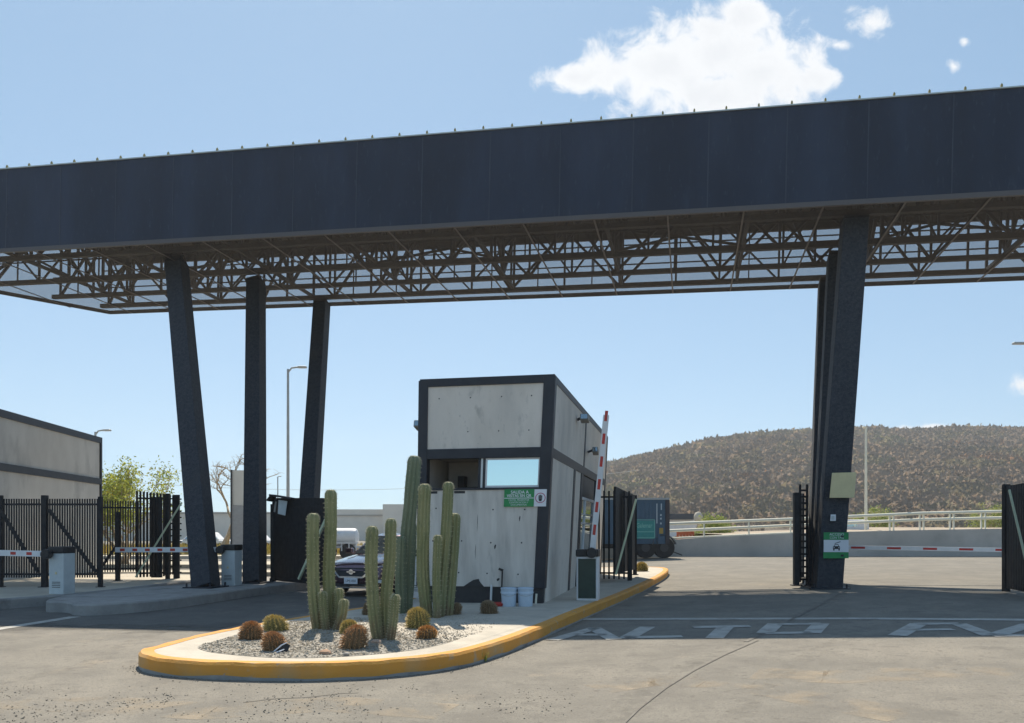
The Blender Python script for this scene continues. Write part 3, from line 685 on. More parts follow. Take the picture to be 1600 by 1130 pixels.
for dx, h_ in ((-.026, .045), (-.009, .058), (.008, .055), (.025, .042)):
    s.face([B(c0.x+dx-.007, -.0168, c0.y-.01), B(c0.x+dx+.007, -.0168, c0.y-.01), B(c0.x+dx+.007, -.0168, c0.y+h_), B(c0.x+dx-.007, -.0168, c0.y+h_)], 1)
s.face([B(c0.x-.033, -.0168, c0.y-.012), B(c0.x-.02, -.0168, c0.y-.06), B(c0.x+.02, -.0168, c0.y-.06), B(c0.x+.033, -.0168, c0.y-.012)], 1)
s.build('hand_symbol', [M_pink, M_ink], sg)

# ---------------------------------------------------------------- boom barriers
def barrier(loc, ang, body_mat, label, boom_to, boom_len_w, stripes, front=None, size=(.36, .32, .98), hood=True, group='boom barriers'):
    o = thing('boom_barrier', loc, label, 'barrier', group); M = frame(loc, ang); wx, wy, hh = size
    s = MB(); s.box(-wx/2, wx/2, -wy/2, wy/2, 0, hh*.86, 0, M); s.build('cabinet', body_mat, o, bevel=.012)
    s = MB(); s.box(-wx/2-.012, wx/2+.012, -wy/2-.02, wy/2+.02, hh*.862, hh, 0, M); s.build('cabinet_lid', M_black, o, bevel=.02)
    if front:
        s = MB(); s.box(-wx/2+.035, wx/2-.035, -wy/2-.012, -wy/2-.001, .05, hh*.82, 0, M); s.build('cabinet_door', front, o)
    else:
        for kz in range(4): s = MB(); s.box(-.1, .1, -wy/2-.004, -wy/2-.0005, .14+.035*kz, .152+.035*kz, 0, M); s.build('vent_slit', M_dark, o)
        s = MB(); s.box(-.02, .02, -wy/2-.008, -wy/2-.001, hh*.42, hh*.47, 0, M); s.build('lock', M_tan, o)
    p = M @ Vector(boom_to[0]); q = M @ Vector(boom_to[1])
    s = MB(); s.lathe([(.09, -.05), (.1, 0), (.1, .09), (.05, .1)], p-(M.to_3x3() @ Vector((0, .1, 0))), 14, 0, 'y'); s.build('boom_hub', M_black, o)
    s = MB(); s.bar(p, q, boom_len_w*.45, boom_len_w, 0, side=M.to_3x3() @ Vector((0, 1, 0))); bm_ = s.build('boom', M_white, o, bevel=.004)
    d = q-p
    for (t0, t1) in stripes: s = MB(); s.bar(p+d*t0, p+d*t1, boom_len_w*.45+.006, boom_len_w*.5, 0, side=M.to_3x3() @ Vector((0, 1, 0))); s.build('red_mark', M_red, bm_)
    return o
stp = lambda a, n, st, ln: [(a+i*st, a+i*st+ln) for i in range(n)]
c = P(97, 928, .2)
barrier(c, R(14), M_cab, 'pale grey barrier cabinet by the black fence, its lowered boom running out of frame', ((-.12, -.2, .83), (-3.6, -.2, .87)), .12, stp(.12, 8, .115, .038))
c = P(362, 915, .2)
barrier(c, R(14), M_cab, 'pale grey barrier cabinet between two slanted columns with boom lowered', ((-.12, -.2, .86), (-2.75, -.6, .85)), .12, stp(.2, 7, .118, .045))
c = P(919, 938, H)
barrier(c, R(12), M_white, 'barrier with dark green door beside the booth, boom raised upright', ((.1, -.2, .9), (.36, -.2, 3.45)), .105, stp(.13, 6, .165, .075), front=mat('dark_green_door', (.012, .035, .03), (.02, .05, .04), rough=.35), size=(.40, .36, .96))
c = B(-W-.28, 1.2, 0); c.z = H
barrier(c, R(12), M_white, 'barrier left of the booth behind the cacti, only its raised boom showing', ((.1, -.2, .9), (.24, -.2, 4.12)), .1, stp(.9, 1, .1, .095)+stp(.1, 4, .18, .07), size=(.4, .34, .96))
b0 = D(1322, 858, 20.2)
c = Vector((b0.x-0.22, 20.4, gz(b0.x)))
barrier(c, R(2), M_cab, 'barrier behind the right columns with lowered boom across the far right lane', ((.1, -.2, .88), (4.0, -.2, .82)), .1, stp(.06, 6, .22, .085))

# ---------------------------------------------------------------- fences and gates
def pickets(s, p, q, z0, za, zb, step, bw, bd, rails=(), rail_h=.045, m=0):
    p = Vector((p[0], p[1], 0)); q = Vector((q[0], q[1], 0)); d = q-p; Ln = d.length; d.normalize(); n = max(1, int(Ln/step))
    side = Vector((-d.y, d.x, 0))
    for i in range(n+1):
        t = i*step/Ln; c = p+d*i*step; zt = za+(zb-za)*t
        s.bar((c.x, c.y, z0), (c.x, c.y, zt), bw, bd, m, side=d)
    for z in rails: s.bar((p.x, p.y, z), (q.x, q.y, z), .035, rail_h, m)
def post(name, parent, p, z0, z1, wd, m=None, cap=True):
    s = MB(); s.box(p[0]-wd/2, p[0]+wd/2, p[1]-wd/2, p[1]+wd/2, z0, z1); s.box(p[0]-wd*.9, p[0]+wd*.9, p[1]-wd*.9, p[1]+wd*.9, z0-.01, z0+.015)
    return s.build(name, m or M_fence, parent, bevel=.006)
dF = 19.3
FX = lambda px, d=dF: (px-CX)/F*d
fe = thing('picket_fence', (FX(70), dF, .2), 'black steel picket fence with diagonal braces in front of the pale building', 'fence')
for a, b in ((-60, 66), (74, 155)):
    s = MB(); pickets(s, (FX(a), dF), (FX(b), dF), .42, 2.25, 2.25, .058, .026, .026, rails=(.5, 2.12)); s.build('picket_panel', M_fence, fe)
for px in (-60, 1, 70, 157): post('post', fe, (FX(px), dF), .2, 2.33 if px != 157 else 2.3, .12 if px == 70 else .09)
for a, b in ((2, 62), (78, 152)):
    s = MB(); s.bar((FX(a), dF-.05, 2.0), (FX(b), dF-.05, .55), .05, .07); s.build('brace', M_fence, fe)
d2 = 21.9
fe2 = thing('picket_fence', (FX(185, d2), d2, .2), 'short black picket fence between the braced fence and the open gate leaf', 'fence')
s = MB(); pickets(s, (FX(160, d2), d2), (FX(214, d2), d2+.3), .42, 2.3, 2.3, .062, .028, .028, rails=(.5, 2.12)); s.build('picket_panel', M_fence, fe2)
post('post', fe2, (FX(184, d2-.1), d2-.1), .2, 2.0, .1); s = MB(); s.bar((FX(162, d2), d2-.05, .6), (FX(183, d2), d2-.05, 1.1), .05, .06); s.build('brace', M_fence, fe2)

def gate_leaf(p, q, z0, za, zb, label, step=.11, bw=.045, bd=.045, brace=None, posts=True, near=True, cat='gate', rails=True, name='gate_leaf'):
    o = thing(name, (p[0], p[1], z0-.15), label, cat, 'open gate leaves')
    s = MB(); pickets(s, p, q, z0, za, zb, step, bw, bd, rails=(z0+.1, (za+zb)/2-.16) if rails else ()); s.build('picket_panel', M_fence, o)
    if posts:
        if near: post('post', o, p, z0-.15, za+.04, .12)
        post('post', o, q, z0-.15, zb+.02, .1)
    if brace:
        s = MB(); s.bar(brace[0], brace[1], .035, .045); s.build('brace', M_brace, o)
    return o
# left lane leaf (213..285 px) with pale brace and a mesh end
p = D(214, 912, 21.9); q = D(262, 912, 22.6)
g = gate_leaf((p.x, p.y), (q.x, q.y), .28, 2.56, 2.5, 'open gate leaf with pale green brace behind the lowered boom on the left', step=.095, bw=.04, bd=.04, near=False, brace=(D(284, 785, 22.2), D(212, 902, 21.7)))
s = MB(); e0 = D(257, 912, 22.65); e1 = D(283, 912, 23.2)
pickets(s, (e0.x, e0.y), (e1.x, e1.y), .3, 2.5, 2.48, .1, .04, .02, rails=[.35+.17*k for k in range(13)], rail_h=.04); s.build('mesh_panel', M_fence, g)
s = MB(); a = D(245, 912, 22.4); s.box(a.x-.14, a.x+.14, a.y-.03, a.y+.03, .25, 2.42); a = D(276, 912, 22.9); s.box(a.x-.08, a.x+.08, a.y-.03, a.y+.03, .2, 2.5); s.build('lock_plate', M_fence, g)
# middle leaf by the third column (423..508 px)
p = P(508, 914, .1); q = P(426, 905, .1)
g = thing('gate_leaf', (p.x, p.y, .0), 'dark gate leaf by the third slanted column with a small roof and pale box', 'gate', 'open gate leaves')
a = D(427, 900, 21.6); b = D(512, 912, 19.6)
s = MB(); pickets(s, (a.x, a.y), (b.x, b.y), .22, 2.36, 2.28, .07, .062, .03, rails=(.3, 2.1)); s.build('picket_panel', M_fence, g)
post('post', g, (a.x, a.y), .1, 2.2, .12); post('post', g, (b.x, b.y), .05, 2.3, .1)
s = MB(); s.bar(D(509, 812, 19.3), D(467, 905, 19.9), .05, .06); s.build('brace', M_brace, g)
s = MB(); c = D(436, 776, 21.1); s.bar(D(421, 783, 21.0), D(428, 774, 21.0), .5, .04); s.bar(D(427, 774, 21.0), D(462, 780, 20.9), .5, .04); s.build('rain_cover', M_fence, g)
ib = thing('junction_box', D(438, 805, 20.9), 'pale grey box under the small cover on the middle gate leaf', 'box')
s = MB()
s.hexa([D(434, 803, 20.85), D(446, 806, 20.85), D(446, 806, 21.0), D(434, 803, 21.0), D(435, 781, 20.85), D(449, 783, 20.85), D(449, 783, 21.0), D(435, 781, 21.0)])
s.build('cover', M_cab, ib, bevel=.01); s = MB(); s.bar(D(431, 784, 20.9), D(429, 800, 20.95), .03, .03); s.build('conduit', M_galv, ib)
# right of the booth: fixed pickets and an open leaf
d3 = 21.0; fz = H+gz(3.0)
fe3 = thing('picket_fence', (FX(960, d3), d3, fz), 'black picket fence between the booth and the island edge, sunlit ground behind', 'fence')
s = MB(); pickets(s, (FX(936, d3), d3), (FX(985, d3), d3-.1), fz+.05, 2.52, 2.5, .125, .045, .045, rails=(fz+.2, 2.36)); s.build('picket_panel', M_fence, fe3)
post('post', fe3, (FX(984, d3), d3), fz-.02, 2.4, .11)
p = D(961, 900, 20.2); q = D(992, 900, 22.6)
gate_leaf((p.x, p.y), (q.x, q.y), fz+.22, 2.58, 2.46, 'open gate leaf right of the booth with pale diagonal brace, teal trailer behind', step=.1, bw=.092, bd=.05, near=False, brace=(D(994, 780, 20.0), D(962, 898, 19.9)))
# leaf beside the right column group, edge on
p = D(1244, 905, 19.2); q = D(1253, 900, 22.6)
g = gate_leaf((p.x, p.y), (q.x, q.y), .4, 2.35, 2.5, 'open gate leaf seen edge on against the right column group', step=.1, bw=.05, bd=.05, posts=True)
s = MB(); a = D(1250, 905, 19.6); b = D(1262, 905, 19.6)
pickets(s, (a.x, a.y), (b.x, b.y), .3, 2.6, 2.6, .165, .05, .03, rails=[.36+.15*k for k in range(15)], rail_h=.045); s.build('mesh_panel', M_fence, g)
p = D(1572, 925, 17.6); q = D(1640, 925, 15.2)
gate_leaf((p.x, p.y), (q.x, q.y), .3, 2.45, 2.45, 'dark gate leaf with pale brace cut off by the right edge of the picture', step=.1, bw=.06, bd=.05, brace=(D(1577, 766, 17.0), D(1612, 915, 15.6)))

# things on the right column
pc = thing('tan_plate', D(1317, 758, 18.7), 'tan metal plate fixed to the front of the right column', 'plate')
s = MB(); s.hexa([D(1296, 778, 18.62), D(1335, 778, 18.62), D(1335, 778, 18.69), D(1296, 778, 18.69), D(1300, 739, 18.62), D(1338, 738, 18.62), D(1338, 738, 18.69), D(1300, 739, 18.69)]); s.build('plate', M_tan, pc, bevel=.006)
s = MB(); s.bar(D(1312, 760, 18.69), D(1312, 760, 19.3), .06, .06); s.build('bracket', M_steel, pc)
pc = thing('card_reader', D(1302, 808, 18.75), 'small pale card reader on the right column between plate and sign', 'reader')
s = MB(); s.hexa([D(1297, 814, 18.7), D(1306, 814, 18.7), D(1306, 814, 19.1), D(1297, 814, 19.1), D(1298, 804, 18.7), D(1306, 804, 18.7), D(1306, 804, 19.1), D(1298, 804, 19.1)]); s.build('housing', M_signw, pc)
s = MB(); s.hexa([D(1299, 812, 18.69), D(1304, 812, 18.69), D(1304, 812, 18.699), D(1299, 812, 18.699), D(1299, 806, 18.69), D(1304, 806, 18.69), D(1304, 806, 18.699), D(1299, 806, 18.699)]); s.build('screen', M_cab, pc)
sg2 = thing('lane_sign', D(1307, 852, 18.7), 'green and white lane sign with a car symbol low on the right column', 'sign')
def prect(s, x0, y0, x1, y1, d, th=.03, m=0):
    s.hexa([D(x0, y1, d), D(x1, y1, d), D(x1, y1, d+th), D(x0, y1, d+th), D(x0, y0, d), D(x1, y0, d), D(x1, y0, d+th), D(x0, y0, d+th)], m)
s = MB(); prect(s, 1287, 832, 1326, 843.5, 18.68); prect(s, 1286.5, 863, 1326, 872.5, 18.68); s.build('green_band', M_green, sg2)
s = MB()
for yy_ in (838, 868): s.bar(D(1307, yy_, 18.712), D(1307, yy_, 19.1), .3, .04)
s.build('bracket', M_steel, sg2)
s = MB(); prect(s, 1287, 843.7, 1326, 862.8, 18.68); s.build('white_panel', M_signw, sg2)
s = MB()
for body, py, sz in (('ACCESO', 835.3, .085), ('CON TAG', 840.4, .07)): text_mesh(s, body, sz, Matrix.Translation(D(1307.5, py, 18.676)) @ Matrix.Rotation(R(90), 4, 'X'))
s.build('lettering', M_signw, sg2)
s = MB(); C_ = lambda x, y: D(1307+x, 854+y, 18.676)                  # front view of a car under a barrier arm
for poly in ([(-5.5, 0), (5.5, 0), (5.5, 4), (-5.5, 4)], [(-4.2, 0), (-2.6, -3.6), (2.6, -3.6), (4.2, 0)], [(-5.2, 4), (-3, 4), (-3, 6.3), (-5.2, 6.3)], [(3, 4), (5.2, 4), (5.2, 6.3), (3, 6.3)], [(-3, -5), (6, -8), (6.4, -7), (-2.6, -4.2)]):
    s.face([C_(x, y) for x, y in poly], 0)
s.face([D(1307+x, 854+y, 18.674) for x, y in ((-3.1, -.5), (-2.1, -2.7), (2.1, -2.7), (3.1, -.5))], 1); s.face([D(1307+x, 854+y, 18.674) for x, y in ((-4.6, 1.4), (-3, 1.4), (-3, 2.6), (-4.6, 2.6))], 1); s.face([D(1307+x, 854+y, 18.674) for x, y in ((3, 1.4), (4.6, 1.4), (4.6, 2.6), (3, 2.6))], 1)
s.build('car_symbol', [M_ink, M_signw], sg2)

# ---------------------------------------------------------------- cacti
M_cactus = mat('cactus_skin', (0.17, 0.19, 0.088), (0.245, 0.25, 0.125), rough=0.65, scale=5, stretch=(1, 1, .4), big=[(2.2, (0.30, 0.26, 0.14), .56, .75), (11, (0.14, 0.155, 0.075), .58, .7)])
_t = M_cactus.node_tree; _b = _t.nodes['Principled BSDF']; _src = _b.inputs['Base Color'].links[0].from_socket
_c = _t.nodes.new('ShaderNodeTexCoord'); _s = _t.nodes.new('ShaderNodeSeparateXYZ'); _q = _t.nodes.new('ShaderNodeTexNoise'); _q.inputs['Scale'].default_value = 7; _q.inputs['Detail'].default_value = 7
_k = _t.nodes.new('ShaderNodeMath'); _k.operation = 'MULTIPLY_ADD'; _k.inputs[1].default_value = -.75; _m = _t.nodes.new('ShaderNodeMapRange'); _m.inputs[1].default_value = -.1; _m.inputs[2].default_value = -.42
_t.links.new(_c.outputs['Object'], _s.inputs[0]); _t.links.new(_c.outputs['Object'], _q.inputs[0]); _t.links.new(_q.outputs[0], _k.inputs[0]); _t.links.new(_s.outputs[2], _k.inputs[2]); _t.links.new(_k.outputs[0], _m.inputs[0])
_x = _t.nodes.new('ShaderNodeMix'); _x.data_type = 'RGBA'; _t.links.new(_m.outputs[0], _x.inputs[0]); _t.links.new(_src, _x.inputs[6]); _x.inputs[7].default_value = (.20, .14, .08, 1); _t.links.new(_x.outputs[2], _b.inputs['Base Color'])
M_cactusd = mat('cactus_skin_blue', (0.135, 0.17, 0.105), (0.19, 0.22, 0.14), rough=0.65, scale=5, stretch=(1, 1, .4), big=(2.2, (0.10, 0.12, 0.07), .56, .75))
M_rib = mat('rib_spines', (0.42, 0.40, 0.26), (0.50, 0.48, 0.34), rough=.8)
def stem(pts, r, ribs=7, parent=None, material=None):
    pts = [Vector(p) for p in pts]
    # resample along a smooth path
    path = []
    for i in range(len(pts)-1):
        p0 = pts[max(i-1, 0)]; p1 = pts[i]; p2 = pts[i+1]; p3 = pts[min(i+2, len(pts)-1)]
        for k in range(10):
            t = k/10; path.append(0.5*((2*p1)+(-p0+p2)*t+(2*p0-5*p1+4*p2-p3)*t*t+(-p0+3*p1-3*p2+p3)*t**3))
    path.append(pts[-1])
    L_ = [0]
    for a, b in zip(path[:-1], path[1:]): L_.append(L_[-1]+(b-a).length)
    tot = L_[-1]; s = MB(); nr = ribs*8; ph = random.uniform(0, 6.28); rows = []
    # rounded head
    rings = [(p, 1.0) for p, l in zip(path, L_) if l < tot-r*1.1]
    dtop = (path[-1]-path[-4]).normalized(); cap = path[-1]-dtop*r*1.1
    for k in range(0, 8):
        t = k/7*math.pi/2*.97; rings.append((cap+dtop*r*1.1*math.sin(t), math.cos(t)**.75))
    ref = None; prev = None
    for idx, (p, f) in enumerate(rings):
        a_ = rings[max(idx-1, 0)][0]; b_ = rings[min(idx+1, len(rings)-1)][0]; d = (b_-a_)
        d = d.normalized() if d.length > 1e-6 else dtop
        if ref is None: ref = Vector((1, 0, 0))
        a = (ref-d*d.dot(ref)).normalized(); ref = a; b = d.cross(a)
        lump = 1+.05*mnoise.noise(Vector((p.x*3, p.y*3, p.z*3.5)))+.025*mnoise.noise(Vector((p.x*3, p.y*3, p.z*14)))
        taper = (.86+.14*min(1, (idx+2)/8))
        for k in range(nr):
            t = 2*math.pi*k/nr; c = abs(math.cos(t*ribs/2+ph)); rr = r*f*lump*taper*(.70+.32*c**.85)*(1+.02*mnoise.noise(Vector((math.cos(t)*3, math.sin(t)*3, p.z*9))))
            s.v.append(p+(a*math.cos(t)+b*math.sin(t))*rr)
    m = len(rings)
    for i in range(m-1):
        for k in range(nr):
            k2 = (k+1) % nr; s.f.append((i*nr+k, i*nr+k2, (i+1)*nr+k2, (i+1)*nr+k)); s.m.append(0)
    s.f.append(tuple((m-1)*nr+k for k in range(nr))); s.m.append(0)
    nface = len(s.f)
    # areoles: tufts of pale spines on the rib crests
    s2 = MB(); rows_v = list(s.v)
    for i in range(2, m-1):
        for q in range(ribs):
            kk = None; best = -1
            t0 = (2*math.pi*q-2*ph)/ribs
            p = rings[i][0]; k = int(round(t0/(2*math.pi)*nr)) % nr
            v = s.v[i*nr+k]; nrm = (v-p); 
            if nrm.length < 1e-4: continue
            nrm.normalize()
            for _ in range(4):
                dr = (nrm+Vector((random.uniform(-.8, .8), random.uniform(-.8, .8), random.uniform(-.5, .6)))).normalized()
                sd = dr.orthogonal().normalized()*.0026; ln = random.uniform(.014, .032)
                s2.face([v-sd, v+sd, v+dr*ln])
    k0 = len(s.v); s.v += s2.v; s.f += [tuple(e+k0 for e in f) for f in s2.f]; s.m += [1]*len(s2.f)
    o = s.build('stem', [material or M_cactus, M_rib], parent, smooth=True, fix=False)
    return o
def cactus(d, stems, label, material=None, zb=H+.005, dz=0):
    xs_ = [q[0] for st in stems for q in st[1][-1:]]
    base = D(sum(xs_)/len(xs_), HY, d); loc = Vector((base.x, d, zb))
    o = thing('columnar_cactus', loc, label, 'cactus', 'columnar cacti in the gravel bed')
    for i, (r, px, off) in enumerate(stems):               # px listed top to bottom
        pp = [D(x, y, d+off) for x, y in px]; pp[-1].z = zb-.03
        stem(pp[::-1], r/F*(d+off), parent=o, material=material, ribs=random.choice((7, 8, 8, 9)))
    return o
dA = (EYE-H)*F/(983-HY); dB = (EYE-H)*F/(999-HY); dD = (EYE-H)*F/(966-HY); dC = (EYE-H)*F/(958-HY)
cactus(dA, [(9.5, [(490, 802), (489, 860), (491, 930), (497, 982)], 0), (9.5, [(517, 765), (517, 830), (514, 900), (519, 983)], .12), (6, [(504, 924), (505, 950), (510, 985)], -.1),
            (6.5, [(530, 919), (529, 945), (524, 983)], .05), (7, [(538, 936), (535, 960), (526, 986)], -.12)], 'columnar cactus left of the parked car, one tall stem and small side shoots')
cactus(dB, [(9.5, [(582, 822), (580, 880), (584, 950), (591, 999)], 0), (9.5, [(611, 810), (609, 870), (603, 940), (604, 1000)], .1), (7, [(618, 929), (615, 965), (610, 1000)], -.1),
            ], 'columnar cactus nearest the kerb, two tall stems and one short right shoot')
cactus(dC, [(11, [(648, 712), (641, 790), (633, 880), (632, 960)], 0), (8.5, [(627, 838), (625, 900), (627, 960)], -.15), (8.5, [(643, 815), (640, 890), (636, 962)], .15)],
       'tallest dark green cactus leaning against the left edge of the booth', M_cactusd)
cactus(dD, [(9.8, [(664, 756), (661, 830), (661, 900), (668, 966)], 0), (8.3, [(701, 753), (697, 830), (691, 900), (687, 966)], .1), (9.2, [(711, 802), (707, 870), (699, 966)], .3), (6.5, [(684, 836), (682, 900), (683, 968)], -.1)],
       'olive columnar cactus of four stems in front of the booth wall')

M_barrelb = mat('barrel_skin', (0.16, 0.11, 0.06), (0.22, 0.15, 0.08), rough=.8, scale=10)
M_barrelg = mat('barrel_skin_green', (0.17, 0.16, 0.06), (0.24, 0.20, 0.08), rough=.8, scale=10)
M_sp_rust = mat('spine_rust', (0.42, 0.22, 0.09), (0.52, 0.30, 0.14), rough=.7, scale=4)
M_sp_gold = mat('spine_gold', (0.58, 0.46, 0.15), (0.48, 0.36, 0.13), rough=.7, scale=4)
M_sp_grey = mat('spine_greybrown', (0.30, 0.22, 0.14), (0.38, 0.29, 0.19), rough=.7, scale=4)
def barrel(px, py, wpx, hpx, label, skin, spine, zb=H+.01, ribs=18, loc=None):
    c = P(px, py, H) if loc is None else Vector(loc); d = c.y; rr = wpx/2/F*d; hh = hpx/F*d
    o = thing('barrel_cactus', (c.x, c.y, c.z), label, 'cactus', 'barrel cacti')
    cy = c.y+rr*.6; s = MB(); ribs = random.choice((15, 17, 18, 21)); lean = random.uniform(-.3, .3); nr = ribs*6; rows = []; nv = 12
    for j in range(nv+1):
        t = -0.35*math.pi/2*1+(1.32*math.pi/2)*j/nv
        t = -.5+(.5+math.pi/2*.98)*j/nv
        rad = rr*math.cos(t)**.8; z = c.z+hh*.36+hh*.62*math.sin(t)
        for k in range(nr):
            a = 2*math.pi*k/nr; f = .76+.24*abs(math.cos(a*ribs/2))
            jt = 1+.13*mnoise.noise(Vector((math.cos(a)*1.3+px*.1, math.sin(a)*1.3, t*1.2)))
            s.v.append(Vector((c.x+rad*f*jt*math.cos(a)+lean*(z-c.z), cy+rad*f*jt*math.sin(a), z)))
    for j in range(nv):
        for k in range(nr):
            k2 = (k+1) % nr; s.f.append((j*nr+k, j*nr+k2, (j+1)*nr+k2, (j+1)*nr+k)); s.m.append(0)
    s.f.append(tuple(nv*nr+k for k in range(nr))); s.m.append(0)
    s2 = MB(); ctr = Vector((c.x, cy, c.z+hh*.36))
    for j in range(0, nv+1):
        for q in range(ribs):
            v = s.v[j*nr+(q*6) % nr]; nrm = (v-ctr).normalized()
            for e in range(4):
                dr = (nrm+Vector((random.uniform(-.7, .7), random.uniform(-.7, .7), random.uniform(-.45, .75)))).normalized(); ln = random.uniform(.25, .42)*rr
                tp = v+dr*ln+Vector((0, 0, -.12*ln)); sd = dr.cross(Vector((random.uniform(-1, 1), random.uniform(-1, 1), 1))).normalized()*.0042*(d/10)
                md = v.lerp(tp, .55)+Vector((0, 0, .06*ln))
                s2.face([v-sd, v+sd, md+sd*.8, md-sd*.8]); s2.face([md-sd*.8, md+sd*.8, tp])
    k0 = len(s.v); s.v += s2.v; s.f += [tuple(e+k0 for e in f) for f in s2.f]; s.m += [1]*len(s2.f)
    s.build('body', [skin, spine], o, smooth=True, fix=False); return o
barrel(389, 1000, 32, 25, 'rust brown barrel cactus at the left end of the gravel bed', M_barrelb, M_sp_rust)
barrel(430, 987, 34, 22, 'low golden brown barrel cactus behind the two leftmost rusty ones', M_barrelg, M_sp_gold)
barrel(428, 1018, 33, 27, 'rust barrel cactus with black plastic litter at its foot', M_barrelb, M_sp_rust)
barrel(543, 991, 24, 20, 'small golden barrel cactus half hidden by the large rusty one in the middle', M_barrelg, M_sp_gold)
barrel(548, 1015, 38, 34, 'largest rusty barrel cactus between the two front columnar cacti', M_barrelb, M_sp_rust)
barrel(653, 983, 33, 30, 'bright yellow green round barrel cactus in the sun before the booth', M_barrelg, M_sp_gold)
barrel(666, 999, 28, 18, 'low orange tuft cactus by the gravel edge under the yellow one', M_barrelb, mat('spine_orange', (.62, .36, .12), (.5, .27, .1), rough=.7))
barrel(709, 962, 18, 18, 'small shaded barrel cactus beside the four stemmed cactus', M_barrelb, M_sp_grey)
barrel(765, 961, 24, 20, 'shaded brown barrel cactus in front of the buckets', M_barrelb, M_sp_grey)
barrel(574, 962, 16, 20, 'dim barrel cactus seen between stems in front of the car', M_barrelb, M_sp_grey)
barrel(1004, 893, 16, 13, 'lone golden barrel cactus at the far end of the median beyond the gate', M_barrelg, M_sp_gold)
# litter and stones in the bed
s = MB(); q = P(436, 1019, H)
s.face([q+Vector(v)*.62 for v in ((-.07, -.02, .0), (.02, -.06, .0), (.16, -.03, .02), (.19, .03, .12), (.12, .02, .16), (.02, .0, .12))], 0)
s.face([q+Vector(v)*.62 for v in ((-.09, -.065, .02), (-.07, -.075, .015), (.07, -.07, .13), (.15, -.05, .17), (.14, -.04, .18), (.05, -.06, .14))], 1)
s.face([q+Vector(v)*.62 for v in ((-.05, -.12, .01), (0, -.13, .01), (.12, -.09, .06), (.11, -.08, .07))], 1)
md = s.build('plastic_litter', [M_black, M_signw]); md['label'] = 'crumpled black and white plastic lying against a rusty barrel cactus'; md['category'] = 'litter'
md.modifiers.new('thick', 'SOLIDIFY').thickness = .006
def stone(px, py, r, label, col):
    s = MB(); q = P(px, py, H+.02); n = 10; rings = 6
    for j in range(rings+1):
        t = -math.pi/2+math.pi*j/rings
        for k in range(n):
            a = 2*math.pi*k/n; v = Vector((math.cos(t)*math.cos(a)*1.25, math.cos(t)*math.sin(a)*.9, math.sin(t)*.62)); v *= r*(1+.35*mnoise.noise(v*1.6+Vector((px, py, 0))))
            s.v.append(q+v)
    for j in range(rings):
        for k in range(n): s.f.append((j*n+k, j*n+(k+1) % n, (j+1)*n+(k+1) % n, (j+1)*n+k)); s.m.append(0)
    o = s.build('stone', mat('pink_stone_'+str(px), col, tuple(c*.75 for c in col), rough=.9, scale=12)); return tag(o, label, 'stone', 'stones in the gravel bed')
stone(508, 1020, .055, 'pinkish stone near the front edge of the gravel bed', (.52, .33, .22))
stone(588, 1003, .05, 'pale pink stone between the middle cacti', (.55, .40, .30))
stone(541, 1022, .03, 'grey stone below the largest rusty barrel cactus', (.4, .37, .33))
# weed at the kerb
s = MB(); s.tone = []; q = P(752, 1033)
for _ in range(70):
    a = random.uniform(0, 6.28); h = random.uniform(.05, .16); b = q+Vector((random.uniform(-.06, .06), random.uniform(-.05, .02), 0)); e = b+Vector((math.cos(a)*.06, math.sin(a)*.06, h)); sd = Vector((math.sin(a), -math.cos(a), 0))*.006
    s.face([b-sd, b+sd, e]); s.tone += [random.choice([(1, 1, 1), (.7, .8, .5), (1.3, 1.1, .7)])]*3
tag(s.build('weed', M_leaf, fix=False), 'small green weed growing out of the yellow kerb foot', 'weed')

# ---------------------------------------------------------------- small things by the booth
def bucket(px, label):
    c = P(px, 949.5, H); o = thing('bucket', c, label, 'bucket', 'buckets by the booth')
    s = MB(); s.lathe([(.118, 0), (.122, .01), (.132, .24), (.140, .245), (.140, .27), (.136, .275), (.138, .315), (.143, .325), (.143, .345), (.132, .345), (.13, .33)], c, 24); s.build('body', M_bucket, o, smooth=True, auto=True)
    s = MB(); pts = [c+Vector((.145*math.cos(t), -.04-.1*math.sin(t), .28-.07*math.sin(t))) for t in [math.pi*k/10 for k in range(11)]]; s.tube(pts, .004, 5); s.build('handle', M_galv, o)
bucket(795, 'left pale blue plastic bucket standing at the booth wall'); bucket(821, 'right pale blue plastic bucket standing at the booth wall')
s = MB(); c = P(778, 949, H); s.lathe([(.10, 0), (.15, .04), (.16, .075), (.15, .08), (.12, .03)], c, 20)
tag(s.build('basin', M_red, smooth=True, auto=True), 'red plastic basin on the ground beside the left bucket', 'basin')
o = thing('water_pipe', B(-.9, -.04, 0), 'thin dark standpipe with tap rising behind the buckets', 'pipe')
s = MB(); s.tube([B(-.78, -.02, .0), B(-.78, -.02, .6), B(-.79, -.06, .64)], .014, 8); s.build('pipe', M_black, o)
s = MB(); s.bar(B(-.84, -.05, .65), B(-.76, -.05, .62), .03, .04); s.build('tap', M_black, o)
s = MB(); s.tube([B(-.97, -.03, .0), B(-.97, -.03, .36)], .02, 8); tag(s.build('white_pipe', M_white), 'short white plastic pipe upright left of the buckets', 'pipe')
s = MB(); s.tube([B(-.14, -.05, .0), B(-.135, -.05, .21)], .018, 8); tag(s.build('stub_pipe', M_rail), 'short cream stub pipe at the right front corner of the booth', 'pipe')
s = MB(); q = P(811, 962, H+.004)
for k in range(5): s.face([q+Vector((-.12+.05*k, 0, 0)), q+Vector((-.10+.05*k, 0, 0)), q+Vector((-.05+.05*k, .06, .012)), q+Vector((-.08+.05*k, .06, .012))])
tag(s.build('paper_scrap', M_signw, fix=False), 'torn white paper scrap on the shaded pavement before the booth', 'litter').modifiers.new('thick', 'SOLIDIFY').thickness = .003
